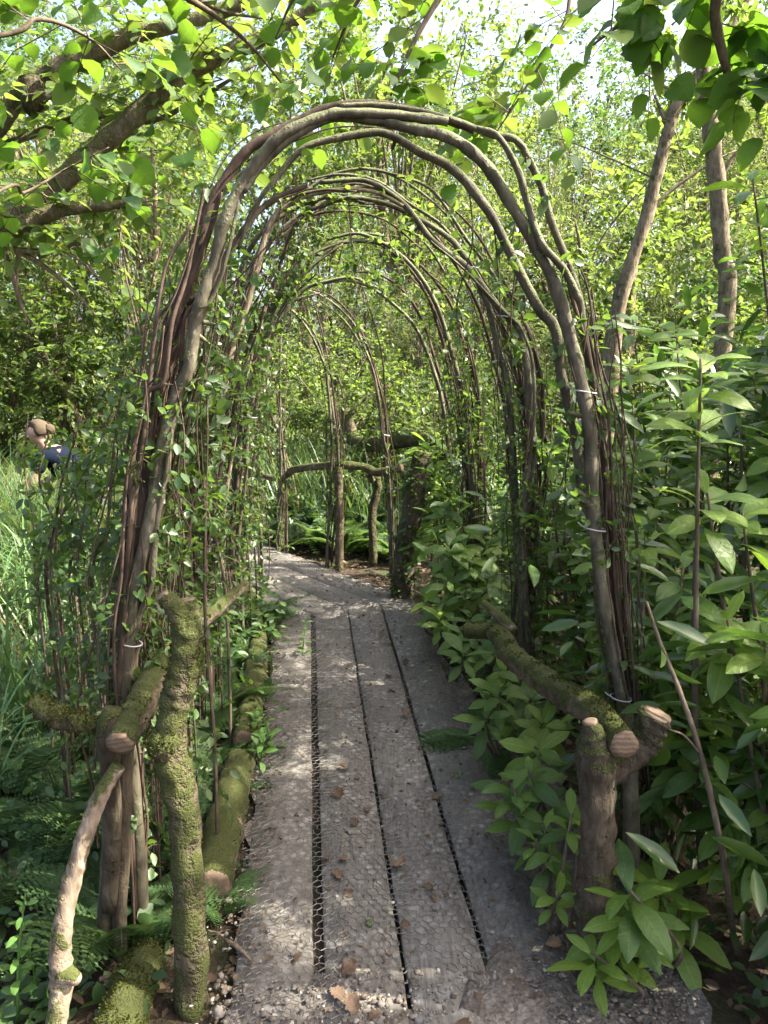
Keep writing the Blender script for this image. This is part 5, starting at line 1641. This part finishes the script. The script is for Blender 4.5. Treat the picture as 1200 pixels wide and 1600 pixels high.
def sedge(x, y, L, n, seed, label):
    b = gpt(x, y)
    t = Thing('sedge_tuft', b, label, 'sedge', 'arching sedge tufts')
    rs = np.random.default_rng(seed)
    for k in range(n):
        a = rs.uniform(0, 6.28)
        M = Matrix.Translation(Vector(b + np.array([rs.normal(0, .03), rs.normal(0, .03), -.01]))) @ Matrix.Rotation(a, 4, 'Z') @ Matrix.Rotation(rs.normal(-.15, .2), 4, 'X') @ Matrix.Scale(L * rs.uniform(.6, 1.15), 4)
        t.inst('blade', BLADES[rs.integers(0, 4)], M)
for q, (px, py, L, n, lab) in enumerate(((30, 1150, .8, 34, 'big arching sedge tuft beyond the moss-tipped branch'), (110, 1010, .75, 30, 'sedge tuft beside the first arch foot'), (-20, 1010, .9, 34, 'tall sedge tuft spilling in beside the shaded fern bank'), (60, 930, .9, 30, 'sedge tuft below the kneeling person'), (160, 940, .7, 24, 'sedge tuft behind the leafy first arch bundle'), (-30, 1260, .75, 26, 'sedge tuft with long pale blades over the small ferns'), (70, 1080, .7, 26, 'sedge tuft arching above the moss-tipped branch'), (150, 1060, .6, 22, 'sedge tuft hugging the stem of the first arch'))):
    p = gr(px, py, -.08)
    sedge(p[0], p[1], L, n, 400 + q, lab)

HERB = [leaf_mesh('herb_leaf', .20, RP, 'herb_leaf', .1 + .2 * k, .1, .01, .06, 7, 60 + k, .08) for k in range(2)]
def herb(b, h, n, L, seed, label, lean=(0, 0)):
    t = Thing('herb_plant', b, label, 'plant', 'leafy herbs at the path edge')
    rs = np.random.default_rng(seed)
    P = np.array([b - [0, 0, .03], b + [lean[0] * .4, lean[1] * .4, h * .5], b + [lean[0], lean[1], h]])
    V, F = tube(P, [.004, .003, .0016], 6, 14, .03, seed); t.add('stem', V, F, 'herb_leaf')
    C = catmull(P, 40)
    for k in range(n):
        f = .25 + .75 * k / n
        p = C[int(f * 39)]
        for s in (0, math.pi):
            a = k * 1.57 + s + rs.normal(0, .2)
            d = (math.cos(a), math.sin(a), .35 + rs.normal(0, .15))
            t.inst('leaf', HERB[k % 2], mat4(p, d, (0, 0, 1), L * (1.1 - .6 * f) * rs.uniform(.8, 1.15), rs.normal(0, .2)))
hs = [(296, 985, .42, 9, .09, 'tall leafy herb rising behind the top of the mossy post'), (322, 975, .36, 8, .085, 'leafy herb between the mossy post and second arch foot'), (348, 960, .30, 7, .08, 'leafy herb beside the slim edging log'), (275, 1000, .36, 8, .085, 'leafy herb against the first arch bundle'),
      (428, 1180, .22, 6, .075, 'leafy herb leaning out over the dark board edge'), (405, 1215, .22, 6, .08, 'leafy herb growing on the mossy edging log'), (386, 1170, .20, 6, .08, 'leafy herb in the gap between both edging logs'), (472, 1035, .26, 7, .06, 'thin sprig growing up through the boards'),
      (400, 1060, .18, 5, .06, 'low herb beside the far edging log'), (25, 1590, .34, 9, .06, 'upright pale herb beside the foot of the sunlit brace'), (60, 1560, .2, 6, .06, 'short pale herb touching the sunlit brace'),
      (1010, 1330, .30, 6, .06, 'fresh green sprig below the sawn round handrail end'), (380, 925, .25, 6, .08, 'leafy herb arching over the slim edging log end')]
for q, (px, py, h, n, L, lab) in enumerate(hs):
    b = gr(px, py, -.04)
    herb(b, h, n, L, 500 + q, lab, (rng.normal(0.03, .04), rng.normal(-.02, .03)))

# ------------------------------------------------------------------ honeysuckle thicket climbing the left of the arches
def thicket(cx_px, top, bot, Y0, Y1, wid, n, leaves, seed, label, size=.036):
    rs = np.random.default_rng(seed)
    b = gr(cx_px, bot + 150, -.05); 
    t = None
    cur, st1, st2 = [], [], []
    for k in range(n):
        Y = rs.uniform(Y0, Y1)
        x0 = cx_px + rs.normal(0, wid * .35) - wid * .15
        x1 = cx_px + rs.normal(0, wid * .5) + wid * .25
        yt = top + abs(rs.normal(0, (bot - top) * .3))
        P = np.array([at(x0, bot, Y), at(x0 + (x1 - x0) * .25 + rs.normal(0, 8), bot + (yt - bot) * .33, Y), at(x0 + (x1 - x0) * .6 + rs.normal(0, 10), bot + (yt - bot) * .66, Y + rs.normal(0, .04)), at(x1, yt, Y + rs.normal(0, .08))])
        P = root_down(P, .05)
        if t is None:
            t = Thing('honeysuckle', (P[0][0], P[0][1], float(gz(P[0][0], P[0][1]))), label, 'climber', 'honeysuckles climbing the arches')
        r = rs.uniform(.003, .0075)
        V, F = tube(P, [r, r * .8, r * .4], 6, 30, .06, seed + k)
        t.add('stem', V, F, ['dark_vine', 'red_vine', 'twig_bark'][k % 3])
        cur.append(P)
    V, F, TV, TF = leaves_on(cur, leaves, .10, size, seed, T_MID, lo=.15)
    t.add('foliage', V, F, 'climber_leaf', False, 'stuff')
    t.add('twigs', TV, TF, 'twig_bark', False, 'stuff')
thicket(240, 330, 960, 2.15, 2.6, 120, 30, 4600, 601, 'dense honeysuckle thicket climbing the leafy side of the first arch')
thicket(320, 420, 890, 3.0, 3.7, 80, 18, 2600, 602, 'honeysuckle tangle wrapping the foot of the second arch')
thicket(380, 480, 830, 4.2, 5.0, 60, 12, 1500, 603, 'honeysuckle strands on the shaded side of the ivy-draped arch')
thicket(835, 560, 960, 3.4, 3.8, 60, 10, 1500, 604, 'sparse honeysuckle hanging on the forked bundle of the second arch', .03)
thicket(750, 500, 900, 4.5, 5.0, 50, 10, 2600, 605, 'honeysuckle curtain on the far bundle beside the rhododendrons', .032)
thicket(120, 600, 900, 2.5, 3.2, 120, 16, 1900, 606, 'bramble-like honeysuckle sprawling beside the grass', .04)

# ------------------------------------------------------------------ ground cover, litter, long grass (uncountable)
def stuff(name, V, F, mat, label, cat):
    o = link(name, mesh_np(name, V, F, mat, False))
    tag(o, label, cat, kind='stuff')

def scatter(N, xr, yr, seed, dmin=.56, dens=None):
    rs = np.random.default_rng(seed)
    x = rs.uniform(*xr, N); y = rs.uniform(*yr, N)
    k = path_dist(x, y) > dmin
    if dens is not None: k &= rs.random(N) < dens(x, y)
    x, y = x[k], y[k]
    return np.column_stack([x, y, gz(x, y)]), rs

def cover():
    dens = lambda x, y: np.clip(.55 + .5 * np.sin(x * 3.1 + 1) * np.sin(y * 2.7) + .14 * (y - 1.8), 0.05, 1)
    P, rs = scatter(34000, (-4.5, -.5), (1.2, 8), 1, .58, dens)
    kp = ~((P[:, 1] < 4) & (path_dist(P[:, 0], P[:, 1]) < 1.0) & (rs.random(len(P)) < .65))
    P = P[kp]
    hmax = np.clip(.08 + .07 * (P[:, 1] - 1.5), .08, .32)
    P[:, 2] += rs.random(len(P)) * hmax
    V, F = cloud(T_MID, P, rdir(rs, len(P)) * [1, 1, .4], rs.uniform(.03, .075, len(P)), tilt=.45, seed=1)
    stuff('ground_cover', V, F, 'cover_leaf', 'low leafy ground cover over the soil on the grassy side', 'ground cover')
    P, rs = scatter(9000, (.5, 4), (1.2, 8), 2, .66)
    P[:, 2] += rs.random(len(P)) * .12
    V, F = cloud(T_MID, P, rdir(rs, len(P)) * [1, 1, .4], rs.uniform(.03, .07, len(P)), tilt=.45, seed=2)
    stuff('ground_cover', V, F, 'cover_leaf', 'low leafy ground cover under the rhododendron bank', 'ground cover')
    P, rs = scatter(7000, (-2.2, 2.2), (1.2, 7.2), 3, .42)
    V, F = cloud(T_MID, P + [0, 0, .012], rdir(rs, len(P)) * [1, 1, .25], rs.uniform(.025, .06, len(P)), tilt=.4, seed=3)
    stuff('leaf_litter', V, F, 'dead_leaf', 'dead brown leaf litter along both edges of the path', 'leaf litter')
cover()
def crumbs():
    rs = np.random.default_rng(9)
    N = 3000
    s1 = np.array([PATH_DIR[1], -PATH_DIR[0]]); s2 = np.array([DIR2[1], -DIR2[0]])
    t = rs.uniform(TB - .5, 2.2, N); u = rs.normal(-.2, .28, N)
    m = rs.random(N) < .5
    u[m] = np.where(rs.random(m.sum()) < .5, rs.normal(-.62, .06, m.sum()), rs.normal(.28, .12, m.sum()))
    p = np.where((t < 0)[:, None], KINK + s1 * u[:, None] + PATH_DIR * t[:, None], KINK + s2 * u[:, None] + DIR2 * t[:, None])
    ok = np.abs(u - G1) > .02
    P = np.column_stack([p, np.full(N, .007)])[ok]
    V, F = cloud(T_SMALL, P, rdir(rs, len(P)) * [1, 1, .3], rs.uniform(.005, .022, len(P)) * rs.choice([1, 1, 1.4], len(P)), tilt=.6, seed=9)
    o = path_add('leaf_crumbs', V, F, 'dead_leaf', False, 'stuff')
    A = []
    for k in range(90):
        q = P[rs.integers(0, len(P))]; a = rs.uniform(0, 6.28); L = rs.uniform(.02, .09)
        d = np.array([math.cos(a), math.sin(a), .02]) * L
        A.append((q + [0, 0, .003], q + d * .5 + rs.normal(0, .004, 3) + [0, 0, .005], q + d + [0, 0, .003]))
    V, F = twigs(np.array(A), .0016)
    path_add('twig_bits', V, F, 'twig_bark', False, 'stuff')
crumbs()

def grass(N, xr, yr, h, seed, label, w=.006, mat='reed_leaf', dmin=.7, dens=None, lean=.25):
    P, rs = scatter(N, xr, yr, seed, dmin, dens)
    n = len(P)
    L = rs.uniform(*h, n)
    a = rs.uniform(0, 6.28, n)
    bend = rs.uniform(.25, 1.05, n)
    hd = np.column_stack([np.cos(a), np.sin(a), np.zeros(n)])
    sd = np.column_stack([-np.sin(a), np.cos(a), np.zeros(n)])
    rows = []
    for t in (0, .3, .6, .85, 1.0):
        c = P + np.array([0, 0, 1.0]) * (L * (t - .28 * bend * t * t))[:, None] + hd * (L * bend * t * t * .75)[:, None]
        ww = (w * (1 - t ** 2) + .0008) * rs.uniform(.7, 1.3, n)
        rows += [c - sd * ww[:, None], c + sd * ww[:, None]]
    V = np.stack(rows, 1).reshape(-1, 3)
    f = np.array([[2 * i, 2 * i + 1, 2 * i + 3, 2 * i + 2] for i in range(4)])
    F = (f[None] + (np.arange(n) * 10)[:, None, None]).reshape(-1, 4)
    stuff('long_grass', V, F, mat, label, 'grass')
patch = lambda x, y: np.clip(.5 + .6 * np.sin(x * 2.3 + .4 * y) * np.sin(y * 1.9 + x), .08, 1)
grass(4200, (-4.6, -1.3), (2.8, 6.0), (.35, .8), 11, 'long green grass growing beside the first arches', .005, dens=patch)
grass(9000, (-9, -1.2), (6.0, 11), (.45, .95), 12, 'tall sunlit grass around the kneeling person', .008, dens=patch)
grass(900, (-3.9, -2.3), (5.7, 6.7), (.6, .95), 15, 'tall grass in front of the kneeling person', .007)
grass(4500, (-1.3, 1.5), (6.9, 10), (.4, 1.1), 13, 'reedy grass in the glade behind the bowed handrail', .008, dens=patch)
grass(7000, (-14, 12), (11, 24), (.3, .8), 14, 'sunlit rough grass under the far trees', .014)

# pale track far off in the sun
xs = np.linspace(0, 1, 14)
V, F = [], []
for i, s in enumerate(xs):
    c = np.array([-7.2 - 3.2 * s, 16.5 + 8 * s])
    for u in (-.8, -.3, .3, .8):
        x, y = c[0] + u, c[1] + u * .2
        V.append([x, y, float(gz(x, y)) + .03])
for i in range(13):
    for j in range(3):
        a = i * 4 + j
        F.append([a, a + 1, a + 5, a + 4])
tag(link('far_track', mesh_np('far_track', V, np.array(F), 'pale_gravel', True)), 'pale sunlit gravel track far off beyond the person', 'path', kind='structure')

# ------------------------------------------------------------------ the kneeling person
def skinned(name, verts, edges, radii, root, mat, levels=2):
    me = bpy.data.meshes.new(name + '_cage')
    me.from_pydata([tuple(v) for v in verts], edges, [])
    o = bpy.data.objects.new(name + '_cage', me)
    COL.objects.link(o)
    sk = o.modifiers.new('skin', 'SKIN')
    sk.use_smooth_shade = True
    for i, r in enumerate(radii):
        r = r if isinstance(r, tuple) else (r, r)
        me.skin_vertices[0].data[i].radius = r
        me.skin_vertices[0].data[i].use_root = (i == root)
    ss = o.modifiers.new('sub', 'SUBSURF'); ss.levels = levels; ss.render_levels = levels
    dg = bpy.context.evaluated_depsgraph_get()
    ev = o.evaluated_get(dg)
    out = bpy.data.meshes.new_from_object(ev)
    out.name = name
    out.materials.clear(); out.materials.append(MATS[mat])
    bpy.data.objects.remove(o); bpy.data.meshes.remove(me)
    return out

def person():
    h = at(56, 676, 7.0)             # centre of the head
    px, py = h[0] + .42, h[1] + .02
    g = float(gz(px, py))
    root = bpy.data.objects.new('person', None)
    root.location = (px, py, g)
    COL.objects.link(root)
    tag(root, 'person in a navy t-shirt with tied-back hair kneeling in the long grass', 'person')
    H = np.array([h[0] - px, h[1] - py, h[2] - g])
    pel = np.array([0.02, 0, .36]); 
    neck = H + [.075, 0, -.12]
    chest = neck * .62 + pel * .38 + np.array([.05, 0, .04])
    waist = neck * .3 + pel * .7 + np.array([.03, 0, .03])
    shl, shr = neck + [.05, -.17, -.06], neck + [.05, .17, -.06]
    ell, elr = shl + [-.10, -.05, -.26], shr + [-.08, .05, -.26]
    wl, wr = ell + [-.20, .05, -.10], elr + [-.20, -.05, -.12]
    hipl, hipr = pel + [-.02, -.10, -.03], pel + [-.02, .10, -.03]
    kl, kr = hipl + [-.38, -.06, -.22], hipr + [-.38, .06, -.22]
    al, ar = kl + [.40, .02, -.03], kr + [.40, -.02, -.03]
    tl, tr = al + [.10, 0, -.02], ar + [.10, 0, -.02]
    head = [neck + [-.02, 0, .04], H + [.015, 0, -.055], H + [0, 0, .0], H + [.012, 0, .07]]
    V = [pel, waist, chest, neck, *head, shl, ell, wl, shr, elr, wr, hipl, kl, al, tl, hipr, kr, ar, tr]
    E = [(0, 1), (1, 2), (2, 3), (3, 4), (4, 5), (5, 6), (6, 7), (2, 8), (8, 9), (9, 10), (2, 11), (11, 12), (12, 13), (0, 14), (14, 15), (15, 16), (16, 17), (0, 18), (18, 19), (19, 20), (20, 21)]
    Rr = [.13, .115, .13, .055, .05, .075, .092, .07, .06, .045, .03, .06, .045, .03, .10, .07, .045, .035, .10, .07, .045, .035]
    nV = len(V)
    for w_, e_ in ((wl, ell), (wr, elr)):
        d = w_ - e_; d = d / np.linalg.norm(d)
        wi = 10 if w_ is wl else 13
        palm = w_ + d * .05
        V.append(palm); E.append((wi, len(V) - 1)); Rr.append((.032, .018)); pi = len(V) - 1
        for k, (off, ln) in enumerate(((-.03, .06), (-.012, .075), (.010, .07), (.028, .055))):
            b1 = palm + d * .035 + np.array([0, off, 0]); b2 = b1 + d * ln * .5 + [0, 0, -.012]; b3 = b2 + d * ln * .3 + [0, 0, -.025]
            i = len(V); V += [b1, b2, b3]; E += [(pi, i), (i, i + 1), (i + 1, i + 2)]; Rr += [.010, .009, .008]
        i = len(V); tb = palm + np.array([0, -.035, .01]); V += [tb, tb + d * .035 + [0, -.015, -.01]]; E += [(pi, i), (i, i + 1)]; Rr += [.011, .009]
    body = link('body', skinned('body', V, E, Rr, 0, 'skin'), root)
    # face: nose, ear, brow on the head
    V2, F2 = ICO2
    nose = V2 * [.022, .014, .020] + H + [-.098, 0, -.005]
    ear1 = V2 * [.018, .008, .03] + H + [.02, -.082, 0]
    ear2 = V2 * [.018, .008, .03] + H + [.02, .082, 0]
    for n, m, mt in (('nose', nose, 'skin'), ('ear', ear1, 'skin'), ('ear', ear2, 'skin')):
        link(n, mesh_np(n, m, F2, mt, True), body)
    for s in (-1, 1):
        link('eye', mesh_np('eye', V2 * .012 + H + [-.080, s * .034, .018], F2, 'hair', True), body)
    link('mouth', mesh_np('mouth', V2 * [.010, .024, .006] + H + [-.082, 0, -.048], F2, 'hair', True), body)
    hv, hf = subdiv(*ICO2)
    cap = hv * [.104, .093, .100]
    front = (cap[:, 0] < -.012) & (cap[:, 2] < .062)
    low = cap[:, 2] < -.05
    cap = np.where((front | low)[:, None], cap * .72, cap) + rng.normal(0, .002, cap.shape)
    hair = link('hair', mesh_np('hair', cap + H + [.024, 0, .024], hf, 'hair', True), root)
    bun = hv * [.05, .045, .05] * (1 + .06 * rng.standard_normal((len(hv), 1))) + H + [.125, 0, .03]
    link('bun', mesh_np('bun', bun, hf, 'hair', True), hair)
    sV = [pel + [0, 0, .04], waist, chest, neck + [.02, 0, -.05], shl, shl * .35 + ell * .65, shr, shr * .35 + elr * .65]
    sE = [(0, 1), (1, 2), (2, 3), (2, 4), (4, 5), (2, 6), (6, 7)]
    link('shirt', skinned('shirt', sV, sE, [.15, .14, .152, .07, .08, .066, .08, .066], 0, 'navy_cloth'), root)
    tV = [pel, hipl, kl, kl * .15 + al * .85, hipr, kr, kr * .15 + ar * .85]
    tE = [(0, 1), (1, 2), (2, 3), (0, 4), (4, 5), (5, 6)]
    link('trousers', skinned('trousers', tV, tE, [.15, .12, .085, .06, .12, .085, .06], 0, 'grey_cloth'), root)
person()
